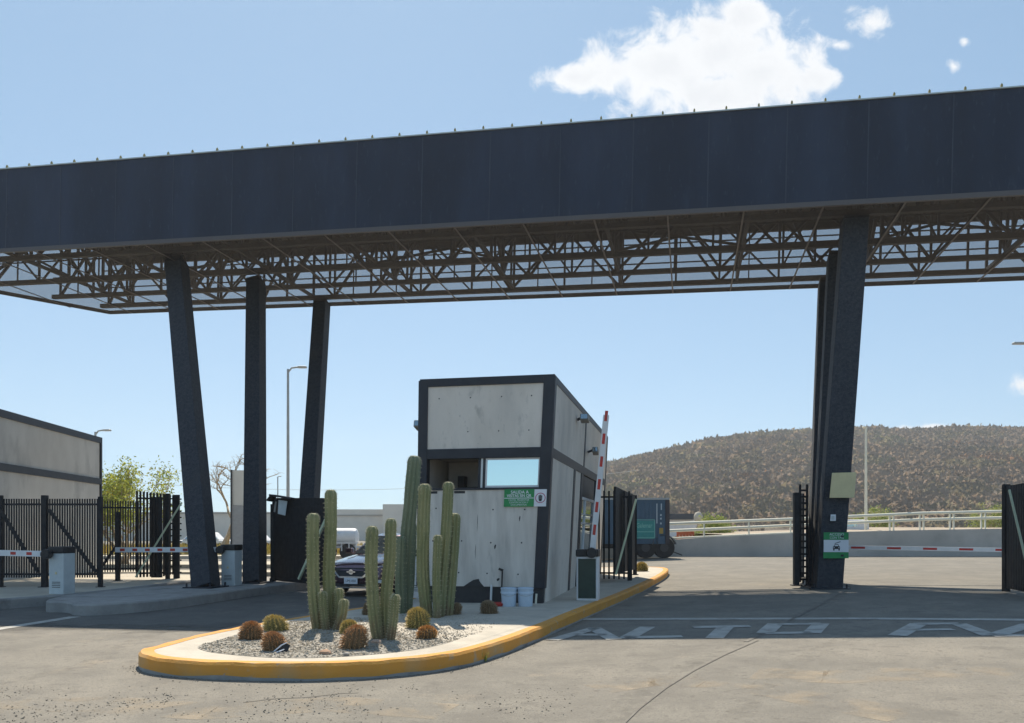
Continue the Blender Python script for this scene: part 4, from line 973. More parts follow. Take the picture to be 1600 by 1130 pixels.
o = thing('door_mat', B(0, 0, 0), 'x', 'x'); bpy.data.objects.remove(o)

# ---------------------------------------------------------------- car waiting in the left exit lane
def car(loc, ang, label):
    o = thing('sedan_car', loc, label, 'car'); M = frame(loc, ang)
    def T(x, y, z): return M @ Vector((x, y, z))
    st = [(-2.28, .60, .34, .60), (-2.22, .74, .27, .70), (-2.05, .83, .22, .76), (-1.7, .87, .2, .83), (-1.2, .89, .19, .90), (-.85, .90, .19, .94), (0, .90, .19, .96), (1.2, .90, .19, .98), (1.8, .87, .22, 1.0), (2.15, .80, .3, .96), (2.28, .65, .42, .85)]
    s = MB(); prof = lambda w, b, t: [(-w*.92, b), (-w, b+.12), (-w*1.0, (b+t)*.55), (-w*.97, t-.12), (-w*.86, t-.03), (-w*.45, t+.015), (0, t+.025), (w*.45, t+.015), (w*.86, t-.03), (w*.97, t-.12), (w*1.0, (b+t)*.55), (w, b+.12), (w*.92, b)]
    n = 13
    for (y, wd, b, t) in st:
        for x, z in prof(wd, b, t): s.v.append(T(x, y, z))
    for i in range(len(st)-1):
        for k in range(n): s.f.append((i*n+k, i*n+(k+1) % n, (i+1)*n+(k+1) % n, (i+1)*n+k)); s.m.append(0)
    s.f.append(tuple(range(n))); s.m.append(0); s.f.append(tuple((len(st)-1)*n+k for k in range(n))); s.m.append(0)
    # roof and pillars
    bl = [(-.78, -.92, .93), (.78, -.92, .93), (.80, 1.7, .98), (-.80, 1.7, .98)]; tl = [(-.58, -.2, 1.39), (.58, -.2, 1.39), (.58, .95, 1.40), (-.58, .95, 1.40)]; rf = [(-.5, 0, 1.435), (.5, 0, 1.435), (.5, .8, 1.44), (-.5, .8, 1.44)]
    i = len(s.v); s.v += [T(*p) for p in bl+tl+rf]
    for a in (0, 4):
        for k in range(4): s.f.append((i+a+k, i+a+(k+1) % 4, i+a+4+(k+1) % 4, i+a+4+k)); s.m.append(0)
    s.f.append((i+8, i+9, i+10, i+11)); s.m.append(0)
    s.build('body', M_carpaint, o, smooth=True, auto=True)
    def pane(name, q, inset_=.08):
        c = sum((Vector(p) for p in q), Vector())/4; pts = [Vector(p).lerp(c, inset_) for p in q]; nrm = (pts[1]-pts[0]).cross(pts[2]-pts[0]).normalized()
        if nrm.dot(c-Vector((0, .4, 1.1))) < 0: nrm = -nrm
        s = MB(); s.hexa([T(*(p-nrm*.01)) for p in pts]+[T(*(p+nrm*.008)) for p in pts]); return s.build(name, M_cglass, o)
    pane('windshield', [bl[0], bl[1], tl[1], tl[0]]); pane('rear_window', [bl[2], bl[3], tl[3], tl[2]])
    mid = lambda a, b, t: tuple(Vector(a).lerp(Vector(b), t))
    for (a, b, c, d) in ((bl[1], bl[2], tl[2], tl[1]), (bl[0], bl[3], tl[3], tl[0])):
        pane('side_window', [mid(a, b, .04), mid(a, b, .5), mid(d, c, .48), mid(d, c, .03)], .06); pane('side_window', [mid(a, b, .52), mid(a, b, .95), mid(d, c, .96), mid(d, c, .52)], .08)
    s = MB(); s.hexa([T(*p) for p in ((-.44, -2.31, .44), (.44, -2.31, .44), (.44, -2.2, .44), (-.44, -2.2, .44), (-.56, -2.27, .66), (.56, -2.27, .66), (.56, -2.15, .66), (-.56, -2.15, .66))])
    gr = s.build('grille', M_black, o)
    s = MB(); s.bar(T(-.52, -2.285, .66), T(-.3, -2.325, .45), .03, .04); s.bar(T(.52, -2.285, .66), T(.3, -2.325, .45), .03, .04); s.bar(T(-.3, -2.325, .45), T(.3, -2.325, .45), .03, .04); s.build('chrome_frame', M_chrome, gr)
    s = MB(); s.box(-.11, .11, -2.335, -2.3, .555, .585, 0, M); s.tube([T(0, -2.31, .57), T(0, -2.335, .57)], .06, 16); s.build('badge', M_chrome, gr)
    for sx in (-1, 1):
        s = MB(); s.hexa([T(sx*x, y, z) for x, y, z in ((.54, -2.27, .58), (.80, -2.1, .60), (.80, -2.0, .60), (.54, -2.1, .58), (.54, -2.25, .70), (.83, -2.0, .73), (.80, -1.9, .73), (.54, -2.1, .70))]); s.build('headlight', M_lens, o)
        s = MB(); s.box(sx*.98-.1, sx*.98+.1, -.75, -.62, .95, 1.08, 0, M); s.build('mirror', M_carpaint, o, bevel=.03)
        s = MB(); s.box(sx*.66-.1, sx*.66+.1, -2.262, -2.2, .33, .40, 0, M); s.build('fog_lamp', M_lens, o)
        for y in (-1.4, 1.38):
            cn = T(sx*.80, y, .32); s = MB(); ax = M.to_3x3() @ Vector((1, 0, 0))
            s.tube([cn-ax*.1, cn-ax*.1+ax*.02, cn+ax*.1-ax*.02, cn+ax*.1], [.30, .32, .32, .30], 24); wh = s.build('wheel', M_rubber, o)
            s = MB(); s.tube([cn-ax*.105, cn+ax*.105], .2, 20); s.build('rim', M_alu, wh)
    s = MB(); s.box(-.17, .17, -2.345, -2.325, .30, .44, 0, M); pl = s.build('licence_plate', M_signw, o)
    s = MB(); text_mesh(s, 'UMJ 850', .075, M @ Matrix.Translation((0, -2.3475, .365)) @ Matrix.Rotation(R(90), 4, 'X')); s.build('plate_lettering', M_ink, pl)
    s = MB(); s.box(-.72, .72, -2.335, -2.29, .2, .23, 0, M); s.box(-.62, .62, -2.30, -2.27, .235, .30, 1, M); s.build('bumper_trim', [M_chrome, M_black], o)
    return o
cl = P(549, 933); car((cl.x+.75, cl.y+2.2, 0), R(19), 'dark maroon sedan facing the camera behind the cacti, left of the booth')

# ---------------------------------------------------------------- background left
bl_ = thing('gatehouse', (-13.8, 25, 0), 'pale concrete building with dark bands behind the picket fence on the left', 'building')
g0 = Vector((-13.2, 19.0, 0)); g1 = D(160, 830, 28.7); g1.z = 0; gd = (g1-g0).normalized(); gs = Vector((gd.y, -gd.x, 0))
def gbox(s, t0, t1, o0, o1, z0, z1, m=0):
    p = lambda t, o, z: g0+gd*t-gs*o+Vector((0, 0, z))
    s.hexa([p(t0, o0, z0), p(t0, o1, z0), p(t1, o1, z0), p(t1, o0, z0), p(t0, o0, z1), p(t0, o1, z1), p(t1, o1, z1), p(t1, o0, z1)], m)
GL = (g1-g0).length; GT = 4.72
M_gh = mat('gatehouse_wall', (.54, .515, .475), (.62, .595, .55), rough=.9, scale=1.4, bump=.1, stretch=(1, 1, .5), big=(.9, (.39, .375, .35), .55, .75))
s = MB(); gbox(s, 0, GL-.12, .05, 4, 0, GT-.2); s.build('wall', M_gh, bl_)
s = MB(); gbox(s, 0, GL, 0, 4.05, GT-.2, GT); gbox(s, 0, GL-.12, .0, .049, 3.1, 3.3); gbox(s, GL-.12, GL, 0, 4.05, 0, GT-.2); s.build('steel_band', M_steel, bl_)

def leafy(parent, pts, r, n, size, tones, material=M_leaf, name='crown'):
    s = MB(); s.tone = []
    for _ in range(n):
        c = random.choice(pts); q = Vector(c)+Vector((random.gauss(0, r), random.gauss(0, r), random.gauss(0, r*.8)))
        a = Vector((random.uniform(-1, 1), random.uniform(-1, 1), random.uniform(-1, 1))).normalized(); b = a.orthogonal().normalized(); k = size*random.uniform(.5, 1.3)
        s.face([q-a*k, q+b*k*.45, q+a*k, q-b*k*.45]); t = random.choice(tones); s.tone += [t]*4
    return s.build(name, material, parent, fix=False)
def branch(s, p, d, ln, r, depth, tips, spread=.6, up=.15, kids=(2, 3), wob=.12):
    pts = [p]; rad = [r]; q = p.copy(); dd = d.copy()
    for k in range(4):
        dd = (dd+Vector((random.uniform(-wob, wob), random.uniform(-wob, wob), random.uniform(-wob, wob)+up*.3))).normalized(); q = q+dd*ln/4; pts.append(q.copy()); rad.append(r*(1-.1*(k+1)))
    s.tube(pts, rad, 6)
    if depth == 0: tips += pts[2:]; return
    if depth <= 1: tips += pts[3:]
    for k in range(random.randint(*kids)):
        e = (dd+Vector((random.uniform(-spread, spread), random.uniform(-spread, spread), random.uniform(-spread*.6, spread*.8)+up))).normalized()
        branch(s, pts[-1] if k < 2 else pts[2], e, ln*random.uniform(.6, .85), r*.62, depth-1, tips, spread, up, kids, wob)
random.seed(21)
t1 = thing('leafy_tree', D(198, 830, 34)-Vector((0, 0, 1.5)), 'thin crowned yellow green tree behind the picket fence', 'tree')
s = MB(); tips = []; b = Vector(t1.location)
for k in range(6): branch(s, b+Vector((random.uniform(-.2, .2), random.uniform(-.2, .2), 0)), Vector((random.uniform(-.55, .6), random.uniform(-.4, .4), 1)).normalized(), 1.5, .06, 3, tips, .95, .04)
s.build('trunk', M_bark, t1, smooth=True)
leafy(t1, tips, .25, 11000, .06, [(1, 1, 1), (1.3, 1.2, .9), (.7, .75, .6), (.9, .7, .5), (1.5, 1.4, 1)])
random.seed(5)
t2 = thing('bare_tree', D(346, 830, 50)-Vector((0, 0, 1.5)), 'leafless tree with pale twisted branches between two slanted columns', 'tree')
s = MB(); tips = []; b = Vector(t2.location)
for k in range(2): branch(s, b+Vector((k*.25-.1, 0, 0)), Vector((random.uniform(-.15, .15)+.1, 0, 1)).normalized(), 2.25, .17, 4, tips, 1.15, .1, (2, 3), .24)
for c in tips:
    for _ in range(2):
        q = Vector(c); e = q+Vector((random.gauss(0, .25), random.gauss(0, .25), random.uniform(-.05, .35))); s.tube([q, q.lerp(e, .5)+Vector((0, 0, .03)), e], [.012, .009, .005], 4)
s.build('trunk', M_bark, t2, smooth=True)

def pbox(s, x0, x1, ytop, d, dep, ybot=None, m=0):
    a = D(x0, ytop, d); b = D(x1, ytop, d); zb = 0 if ybot is None else D(0, ybot, d).z
    s.hexa([(a.x, d, zb), (b.x, d, zb), (b.x, d+dep, zb), (a.x, d+dep, zb), (a.x, d, a.z), (b.x, d, a.z), (b.x, d+dep, a.z), (a.x, d+dep, a.z)], m)
o = thing('tall_sign_panel', D(376, HY, 46)-Vector((0, 0, EYE)), 'blank tall beige panel behind the bare tree', 'panel')
s = MB(); pbox(s, 362, 396, 735, 46, .6, 790); s.build('upper_panel', M_beige, o)
s = MB(); pbox(s, 361, 396, 790.3, 45.95, .7); s.build('lower_panel', mat('grey_render', (.33, .32, .31), (.38, .37, .36), rough=.9), o)
s = MB(); pbox(s, 360, 362, 734, 45.9, .8); s.build('edge_trim', M_dark, o)
wh = thing('warehouse', D(450, HY, 130)-Vector((0, 0, EYE)), 'long low beige warehouse on the horizon behind the left lanes', 'warehouse')
s = MB(); pbox(s, -300, 460, 800, 130, 40); pbox(s, 460, 598, 796, 130, 40); s.build('wall', M_beige, wh)
s = MB(); pbox(s, 598, 760, 788, 128, 42); s.build('end_block', M_beige, wh)
s = MB(); pbox(s, 500, 598, 806, 129.8, .2, 804.5); pbox(s, -300, 460, 803, 129.8, .2, 801); s.build('eaves_line', mat('eaves', (.36, .33, .29), rough=.9), wh)
tk = thing('tank_trailer', D(540, HY, 44)-Vector((0, 0, EYE)), 'white cylindrical tank trailer parked behind the maroon car', 'trailer')
s = MB(); a = D(515, 840, 44); b = D(560, 840, 44); r_ = .47
s.tube([a+Vector((-2, 0, .02)), a+Vector((-1.9, 0, .02)), b-Vector((.3, 0, -.02)), b-Vector((.1, 0, -.02)), b+Vector((0, 0, .02))], [r_*.8, r_, r_, r_*.93, r_*.5], 20); s.build('tank', M_white, tk, smooth=True, auto=True)
s = MB(); s.bar(a+Vector((-2, 0, -.5)), b+Vector((.3, 0, -.5)), .5, .12); s.bar(a+Vector((-2, -.6, -.28)), b+Vector((.1, -.6, -.28)), .04, .06)
for k in range(5): s.bar(a.lerp(b, k/4)+Vector((0, -.6, -.28)), a.lerp(b, k/4)+Vector((0, -.6, -.7)), .05, .05)
s.build('chassis', M_white, tk)
for k in (-.9, .1):
    s = MB(); cn = b+Vector((k-.6, -.3, -.95+.02)); cn.z = .42; s.tube([cn-Vector((0, .12, 0)), cn+Vector((0, .12, 0))], .42, 18); s.build('wheel', M_rubber, tk)
# white car far left behind the boom
def far_car(px, d, label):
    o = thing('parked_car', (FX(px, d), d, 0), label, 'car'); c = Vector(o.location)
    s = MB(); s.hexa([c+Vector(v) for v in ((-2, -.8, .3), (2, -.8, .3), (2, .8, .3), (-2, .8, .3), (-1.95, -.75, .85), (1.95, -.75, .85), (1.95, .75, .85), (-1.95, .75, .85))]); s.hexa([c+Vector(v) for v in ((-1.5, -.72, .85), (1.2, -.72, .85), (1.2, .72, .85), (-1.5, .72, .85), (-.9, -.6, 1.4), (.7, -.6, 1.4), (.7, .6, 1.4), (-.9, .6, 1.4))]); s.build('body', M_white, o, bevel=.08)
    s = MB(); s.hexa([c+Vector(v) for v in ((-1.3, -.735, .9), (1.05, -.735, .9), (1.05, -.7, .9), (-1.3, -.7, .9), (-.85, -.64, 1.32), (.65, -.64, 1.32), (.65, -.6, 1.32), (-.85, -.6, 1.32))]); s.build('window', M_cglass, o)
    for x in (-1.25, 1.25):
        s = MB(); s.tube([c+Vector((x, -.84, .32)), c+Vector((x, -.6, .32))], .32, 18); s.build('wheel', M_rubber, o)
far_car(322, 60, 'white car parked beyond the dry grass behind the first slanted column')
far_car(395, 62, 'white car partly hidden by the middle slanted column, beside the panel')

def street_lamp(base, top_z, arm, label, r=.09, head=True, arms=1, material=M_galv):
    o = thing('street_lamp', base, label, 'lamp post', 'street lamps'); b = Vector(base); t = Vector((b.x, b.y, top_z))
    s = MB(); s.tube([b, b.lerp(t, .5), t], [r, r*.8, r*.6], 10); s.build('pole', material, o, smooth=True, auto=True)
    a = Vector(arm)
    s = MB(); s.tube([t-Vector((0, 0, .15)), t+a*.3+Vector((0, 0, a.length*.10)), t+a*.7+Vector((0, 0, a.length*.16)), t+a+Vector((0, 0, a.length*.17))], r*.45, 8); s.build('arm', material, o)
    e = t+a+Vector((0, 0, a.length*.17)); d = a.normalized(); L_ = a.length*.55
    s = MB(); s.bar(e-d*.1, e+d*L_, .22, .09); s.build('lamp_head', material, o, bevel=.03)
    return o
street_lamp((FX(450, 38), 38, 0), D(0, 577, 38).z, (.55, 0, 0), 'tall street lamp between the middle and third slanted columns')
street_lamp((FX(149, 42), 42, 0), D(0, 675, 42).z, (.5, 0, 0), 'street lamp showing above the roof of the pale gatehouse')
street_lamp((FX(434, 90), 90, 0), D(0, 745, 90).z, (.25, 0, 0), 'small distant lamp post beside the tall lamp', r=.1)
street_lamp((FX(1353, 46), 46, 1.4), D(0, 668, 46).z, (-.12, 0, 0), 'slim pale lamp post standing on the retaining wall right of the columns', r=.085, material=M_rail)
o = street_lamp((FX(1660, 34), 34, .225), D(0, 545, 34).z, (-1.3, 0, 0), 'street lamp whose head reaches in at the right edge of the sky')
s = MB(); pts = [D(-100, 742, 95)]
a, b = D(180, 757, 95), D(1000, 740, 95)
s.tube([a.lerp(b, k/12)-Vector((0, 0, 1.6*(1-(2*k/12-1)**2)-.4)) for k in range(13)], .02, 4)
tag(s.build('overhead_cable', M_galv), 'thin overhead cable sagging across the sky behind the left columns', 'cable')

# ---------------------------------------------------------------- background right: retaining wall, rail, trailer
dw = 42.0; zg = .22
rw = thing('retaining_wall', (FX(1300, dw), dw, zg), 'long grey retaining wall under the cream railing across the road', 'wall')
top = [(880, 846), (1060, 843), (1100, 840), (1250, 833), (1400, 829), (1570, 826), (1700, 824), (1900, 822)]
s = MB()
for (xa, ya), (xb, yb) in zip(top[:-1], top[1:]):
    a = D(xa, ya, dw); b = D(xb, yb, dw)
    s.hexa([(a.x, dw, 0), (b.x, dw, 0), (b.x, dw+.4, 0), (a.x, dw+.4, 0), (a.x, dw, a.z), (b.x, dw, b.z), (b.x, dw+.4, b.z), (a.x, dw+.4, a.z)])
s.build('wall', mat('retaining_concrete', (.42, .40, .37), (.50, .475, .44), rough=.9, scale=1.2, bump=.2, big=[(.6, (.36, .345, .32), .5, .7), (6, (.28, .265, .25), .66, .74)]), rw)
rl = thing('railing', (FX(1300, dw), dw+.2, D(0, 832, dw).z), 'cream tubular railing along the top of the retaining wall', 'railing')
for pts_ in ([(880, 824), (1060, 818), (1240, 811), (1440, 802), (1570, 799), (1800, 795)], [(880, 835), (1060, 829), (1240, 821), (1440, 812), (1570, 809), (1800, 806)], [(880, 843.5), (1060, 840.5), (1240, 832.5)]):
    s = MB(); pp = [D(x, y, dw+.2) for x, y in pts_]; s.tube(pp, .075 if len(pts_) > 3 else .045, 8); s.build('rail', M_rail, rl)
for px in [1100, 1170, 1235, 1300, 1390, 1396, 1437, 1443, 1484, 1490, 1533, 1539, 1580, 1640]:
    ty = 818+(px-1060)*(-19/510); by = 842-(px-1060)*(15/510)
    s = MB(); s.bar(D(px, ty, dw+.2), D(px, by, dw+.2), .07, .07); s.build('post', M_rail, rl)
s = MB(); prect(s, 1000, 826, 1960, 833, dw+3, .3)
# soil bank behind the wall
s = MB(); n = 30
for j in range(2):
    pass
bank = MB()
for k in range(41):
    x = FX(1150, dw)+k*.8; z = 1.15+.35*max(0, min(1, (x-11)/12))+.12*mnoise.noise(Vector((x*.5, 0, 0)))
    bank.v += [Vector((x, dw+.4, z-.1)), Vector((x, dw+3, z+.15)), Vector((x, dw+12, z+.2)), Vector((x, dw+30, .2))]
for k in range(40):
    for j in range(3): bank.f.append((k*4+j, k*4+4+j, k*4+5+j, k*4+1+j)); bank.m.append(0)
tag(bank.build('terrain', mat('bank_soil', (.30, .25, .19), (.38, .32, .25), rough=.95, scale=1.2, bump=.5), smooth=True), kind='structure')

tr = thing('container_trailer', (FX(1020, 39), 39, zg), 'dark blue container trailer with teal lettering behind the open gate', 'trailer')
dt = 39.0; a = D(1045, 779, dt); b = D(1045, 850, dt); L_ = 7.5; x1 = a.x; x0 = x1-L_; wz = 2.3
s = MB(); s.box(x0, x1, dt, dt+wz, b.z, a.z)
k = x0
while k < x1-.3: s.box(k, k+.08, dt-.022, dt-.0005, b.z+.1, a.z-.1); k += .2
cb = s.build('container', M_blue, tr)
s = MB(); s.box(x0-.02, x1+.02, dt-.04, dt-.001, a.z-.06, a.z+.03); s.build('top_rail', mat('pale_edge', (.35, .38, .40), rough=.6), tr)
s = MB(); s.box(x1-.16, x1+.03, dt-.045, dt-.001, b.z, a.z-.062); s.build('corner_post', mat('dark_maroon_post', (.04, .035, .045), rough=.6), tr)
s = MB(); s.box(D(980, 0, dt).x, D(1022, 0, dt).x, dt-.04, dt-.0225, D(0, 842, dt).z, D(0, 814, dt).z); s.build('teal_panel', M_teal, tr)
s = MB(); text_mesh(s, 'Galemar', .30, Matrix.Translation(Vector((D(1019, 0, dt).x, dt-.043, D(0, 821.5, dt).z))) @ Matrix.Rotation(R(90), 4, 'X'), align='RIGHT', sx=.72, bold=.006)
for yy_ in (812.5, 831, 840.5): s.box(D(975, 0, dt).x, D(1023, 0, dt).x, dt-.044, dt-.041, D(0, yy_+.6, dt).z, D(0, yy_-.6, dt).z)
s.box(D(1022, 0, dt).x, D(1023.3, 0, dt).x, dt-.044, dt-.041, D(0, 841, dt).z, D(0, 812, dt).z)
s.build('lettering', M_tealt, tr)
s = MB(); s.box(D(1025.5, 0, dt).x, D(1027, 0, dt).x, dt-.043, dt-.0225, D(0, 818, dt).z, D(0, 787, dt).z); s.box(D(1032.3, 0, dt).x, D(1034, 0, dt).x, dt-.043, dt-.0225, D(0, 797, dt).z, D(0, 787, dt).z)
for yy_ in (805, 810.5, 818): s.box(D(1031.3, 0, dt).x, D(1033.6, 0, dt).x, dt-.043, dt-.0225, D(0, yy_+1.4, dt).z, D(0, yy_-1.4, dt).z)
s.build('pale_marks', mat('pale_mark', (.42, .5, .56), rough=.6), tr)
s = MB(); s.box(D(1030, 0, dt).x, D(1036, 0, dt).x, dt-.043, dt-.0225, D(0, 834, dt).z, D(0, 825, dt).z); s.build('warning_plate', mat('ochre_plate', (.35, .24, .06), rough=.6), tr)
s = MB(); s.box(x0, x1+.1, dt+.3, dt+.5, b.z-.22, b.z-.002); s.box(x0, x1+.1, dt+1.8, dt+2.0, b.z-.22, b.z-.002); s.bar((x1+.1, dt+.6, b.z-.3), (x1+.75, dt+.6, b.z-.55), .05, .05); s.bar((x1, dt+.3, b.z-.1), (x1+.25, dt+.2, b.z-.02), .05, .05); s.build('chassis', M_black, tr)
for px in (1009, 1038):
    s = MB(); c = D(px, 0, dt+.05); cz = zg+.50
    s.tube([Vector((c.x, dt+.05, cz)), Vector((c.x, dt+.1, cz)), Vector((c.x, dt+.36, cz)), Vector((c.x, dt+.4, cz))], [.46, .5, .5, .46], 26); wl = s.build('wheel', M_rubber, tr)
    s = MB(); s.tube([Vector((c.x, dt+.03, cz)), Vector((c.x, dt+.06, cz))], .2, 20); s.build('rim', mat('dusty_rim', (.05, .05, .053), rough=.6), wl)
    s = MB()
    for k in range(9):
        t0, t1_ = math.pi*(.08+.84*k/9), math.pi*(.08+.84*(k+1)/9); q = lambda t, r: Vector((c.x+r*math.cos(t), 0, cz+.02+r*math.sin(t)))
        s.hexa([q(t0, .56)+Vector((0, dt, 0)), q(t1_, .56)+Vector((0, dt, 0)), q(t1_, .56)+Vector((0, dt+.45, 0)), q(t0, .56)+Vector((0, dt+.45, 0)), q(t0, .6)+Vector((0, dt, 0)), q(t1_, .6)+Vector((0, dt, 0)), q(t1_, .6)+Vector((0, dt+.45, 0)), q(t0, .6)+Vector((0, dt+.45, 0))])
    s.build('mudguard', mat('mudguard_grey', (.22, .22, .22), rough=.7), tr)
wb = thing('white_shed', D(1065, HY, 66)-Vector((0, 0, EYE)), 'white shed with dark flat roof behind the trailer', 'shed')
s = MB(); pbox(s, 1030, 1089, 812, 66, 10); s.build('wall', M_white, wb); s = MB(); pbox(s, 1028, 1086, 803, 65.5, 10.5, 811.7); s.build('roof', mat('shed_roof', (.05, .06, .075), rough=.6), wb)
s = MB(); pbox(s, 1036, 1089, 819, 65.9, .09, 817.5); s.build('ledge', mat('ledge_grey', (.5, .5, .48), rough=.7), wb)
s = MB(); c = D(1091, 818, 64); s.lathe([(.15, 0), (.35, .3), (.34, .6), (.2, .85), (.05, .9)], c, 10)
tag(s.build('sand_bag', M_sand, smooth=True), 'pale rounded sack on top of the white shed end', 'sack')
vn = thing('white_van', (FX(1338, 50), 50, zg), 'white van roof showing over the retaining wall right of the columns', 'van')
s = MB(); a = D(1316, 0, 50).x; b = D(1359, 0, 50).x; s.box(a, b, 50, 51.7, .5, D(0, 812, 50).z); s.build('body', M_white, vn, bevel=.12)
s = MB(); s.box(a+.1, a+.9, 49.985, 50.01, D(0, 823, 50).z, D(0, 816, 50).z); s.build('window', M_cglass, vn)
for x in (a+.35, b-.35): s = MB(); s.tube([Vector((x, 49.97, .55)), Vector((x, 50.3, .55))], .33, 16); s.build('wheel', M_rubber, vn)
ob = thing('water_barrier', D(1071, HY, 50)-Vector((0, 0, EYE)), 'orange plastic road barrier behind the railing beside the trailer', 'barrier')
s = MB(); prect(s, 1057, 828, 1085, 850, 50, .5); s.build('body', M_orange, ob, bevel=.06)
s = MB()
for px in (1061, 1066, 1071, 1076, 1081): s.bar(D(px, 836, 49.98), D(px+2, 842, 49.98), .09, .05)
s.build('moulded_grips', mat('barrier_pale', (.7, .45, .3), rough=.6), ob)
random.seed(31)
def bush(px0, px1, ytop, d, label, n, tones, zb=.2):
    c = D((px0+px1)/2, HY, d); o = thing('bush', (c.x, d, zb), label, 'bush', 'bushes behind the railing'); w2 = (px1-px0)/2/F*d; h = (HY-ytop)/F*d+EYE-zb
    s = MB(); tips = []
    for k in range(7): branch(s, Vector((c.x+random.uniform(-.5, .5)*w2, d+random.uniform(-.4, .4), zb)), Vector((random.uniform(-.5, .5), random.uniform(-.3, .3), 1)).normalized(), h*.42, .04, 1, tips, .6, .1)
    s.build('stems', M_bark, o)
    pts_ = []
    for _ in range(70):
        t = random.uniform(-1, 1); zz = random.uniform(.25, .98)*(1-.45*t*t); pts_.append((c.x+t*w2*.9, d+random.uniform(-.7, .7), zb+h*zz*.95))
    leafy(o, pts_, .22, n, .085, tones, name='foliage')
bush(1078, 1148, 803, 52, 'yellow green bush behind the railing beside the white shed', 4500, [(1, 1, 1), (1.25, 1.2, .9), (.6, .68, .6), (.8, .85, .7)])
bush(1330, 1400, 788, 60, 'sparse green bush behind the slim pale lamp post', 3800, [(1, 1, 1), (1.2, 1.15, 1), (.6, .68, .6)])
bush(1505, 1590, 782, 62, 'pale green bush behind the railing near the right edge', 3800, [(1, 1, 1), (1.2, 1.15, 1), (.7, .72, .6)])

# ---------------------------------------------------------------- hill
random.seed(3)
prof = [(560, 836), (700, 812), (800, 778), (880, 748), (950, 727), (1000, 715), (1050, 705), (1100, 693), (1150, 685), (1200, 681), (1270, 677), (1340, 672), (1420, 676), (1500, 671), (1600, 673), (1760, 668), (2000, 690), (2300, 760)]
YR = 450.0
def ridge(px):
    if px <= prof[0][0]: return -1
    for (a, ya), (b, yb) in zip(prof[:-1], prof[1:]):
        if px <= b: return (HY-(ya+(yb-ya)*(px-a)/(b-a)))/F*YR+EYE
    return 0
def hz(x, y):
    px = CX+x/YR*F*1.0; h = ridge(CX+x/max(y, 150)*F) if y < YR else ridge(CX+x/YR*F)
    t = (y-170)/(YR-170)
    if t <= 0: return -.3
    if t <= 1: f = (t*t*(3-2*t))*.45+t*.55
    else: f = max(0, 1-(t-1)*1.1)
    n_ = mnoise.noise(Vector((x*.012, y*.012, 2)))*6+mnoise.noise(Vector((x*.04, y*.04, 5)))*2.2
    return h*f+n_*min(1, t*1.2)*(1-.75*max(0, min(1, (t-.75)*4)))*(.4 if t > .9 else 1)-.2
s = MB(); hx = [-110+k*5.0 for k in range(125)]; hy = [165+k*6.0 for k in range(80)]
for y in hy:
    for x in hx: s.v.append(Vector((x, y, hz(x, y))))
for j in range(len(hy)-1):
    for i in range(len(hx)-1): s.f.append((j*len(hx)+i, j*len(hx)+i+1, (j+1)*len(hx)+i+1, (j+1)*len(hx)+i)); s.m.append(0)
M_hill = mat('hill_soil', (.07, .055, .04), (.10, .08, .058), rough=.95, scale=.02)
tag(s.build('hill', M_hill, smooth=True), kind='structure')
s = MB(); s.tone = []
tones = [(.265, .20, .135), (.29, .218, .152), (.235, .182, .125), (.31, .238, .17), (.24, .205, .12), (.215, .19, .112), (.285, .21, .148)]
cnt = 0
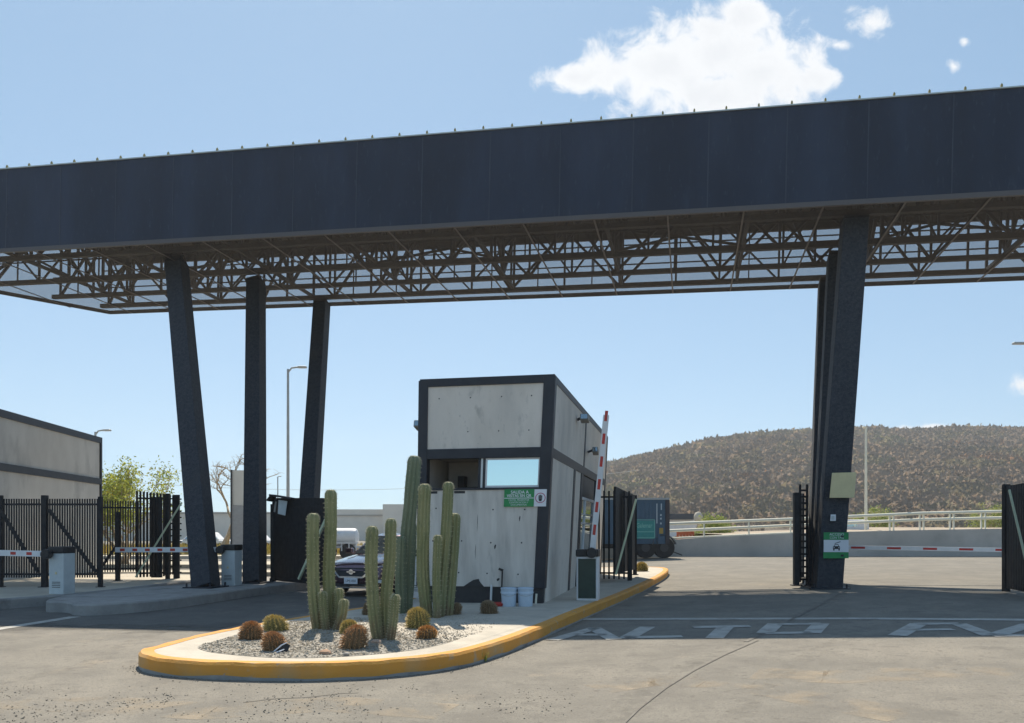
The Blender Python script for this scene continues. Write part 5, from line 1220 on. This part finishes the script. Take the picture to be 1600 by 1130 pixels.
while cnt < 21000:
    y = 180+290*random.random()**.75; x = random.uniform(-60, .66*y+10)
    z = hz(x, y)
    if z < .3: continue
    r = random.uniform(.9, 2.0)*(1 if random.random() < .88 else 1.5); t = tones[int((mnoise.noise(Vector((x*.05, y*.05, 4)))+1)*3.49+random.uniform(-.6, .6)) % 7]; k = random.uniform(.93, 1.07)*(1+.3*mnoise.noise(Vector((x*.03, y*.03, 17))))
    nz = mnoise.noise(Vector((x*.022, y*.022, 8)))
    if nz > .42 and random.random() < .4: t = (.40, .225, .115)
    elif nz < -.35 and random.random() < .5: t = (.225, .22, .11)
    cnt += 1
    for _ in range(13):
        u = Vector((random.gauss(0, 1), random.gauss(0, 1), random.gauss(0, 1))).normalized(); u.z = abs(u.z)*1.1-.15
        c = Vector((x, y, z))+u*r*random.uniform(.45, 1.0); e = (u+Vector((random.uniform(-.8, .8), random.uniform(-.8, .8), random.uniform(-.2, .8)))).normalized()
        g = e.cross(Vector((random.uniform(-1, 1), random.uniform(-1, 1), random.uniform(-1, 1)))).normalized(); q = r*random.uniform(.4, .7); h = random.uniform(.95, 1.05)*k
        s.face([c-g*q*.6, c+g*q*.6, c+e*q]); s.tone += [tuple(v*h for v in t)]*3
M_scrub = mat('scrub', (1.0, 1.0, 1.03), (1.2, 1.2, 1.24), rough=.95, scale=.35, attr='tone', spec=0.1)
_t = M_scrub.node_tree; _g = _t.nodes.new('ShaderNodeNewGeometry'); _a = _t.nodes.new('ShaderNodeVectorMath'); _a.operation = 'MULTIPLY_ADD'
_a.inputs[1].default_value = (.35, .35, .35); _a.inputs[2].default_value = (0, 0, .8); _n = _t.nodes.new('ShaderNodeVectorMath'); _n.operation = 'NORMALIZE'
_t.links.new(_g.outputs['Normal'], _a.inputs[0]); _t.links.new(_a.outputs[0], _n.inputs[0]); _t.links.new(_n.outputs[0], _t.nodes['Principled BSDF'].inputs['Normal'])
leafy_light(M_scrub, .5)
tag(s.build('scrub', M_scrub, fix=False, smooth=False), kind='stuff')

# ---------------------------------------------------------------- haze in the air
hm = bpy.data.materials.new('air'); hm.use_nodes = True; hn = hm.node_tree.nodes; hl = hm.node_tree.links; hn.clear()
ho = hn.new('ShaderNodeOutputMaterial'); hv = hn.new('ShaderNodeVolumePrincipled'); hl.new(hv.outputs[0], ho.inputs['Volume'])
hv.inputs['Color'].default_value = (.82, .88, .95, 1); hv.inputs['Density'].default_value = 0.00048; hv.inputs['Anisotropy'].default_value = 0.3
s = MB(); s.box(-330, 620, -30, 800, -1.6, 85); tag(s.build('haze', hm), kind='stuff')
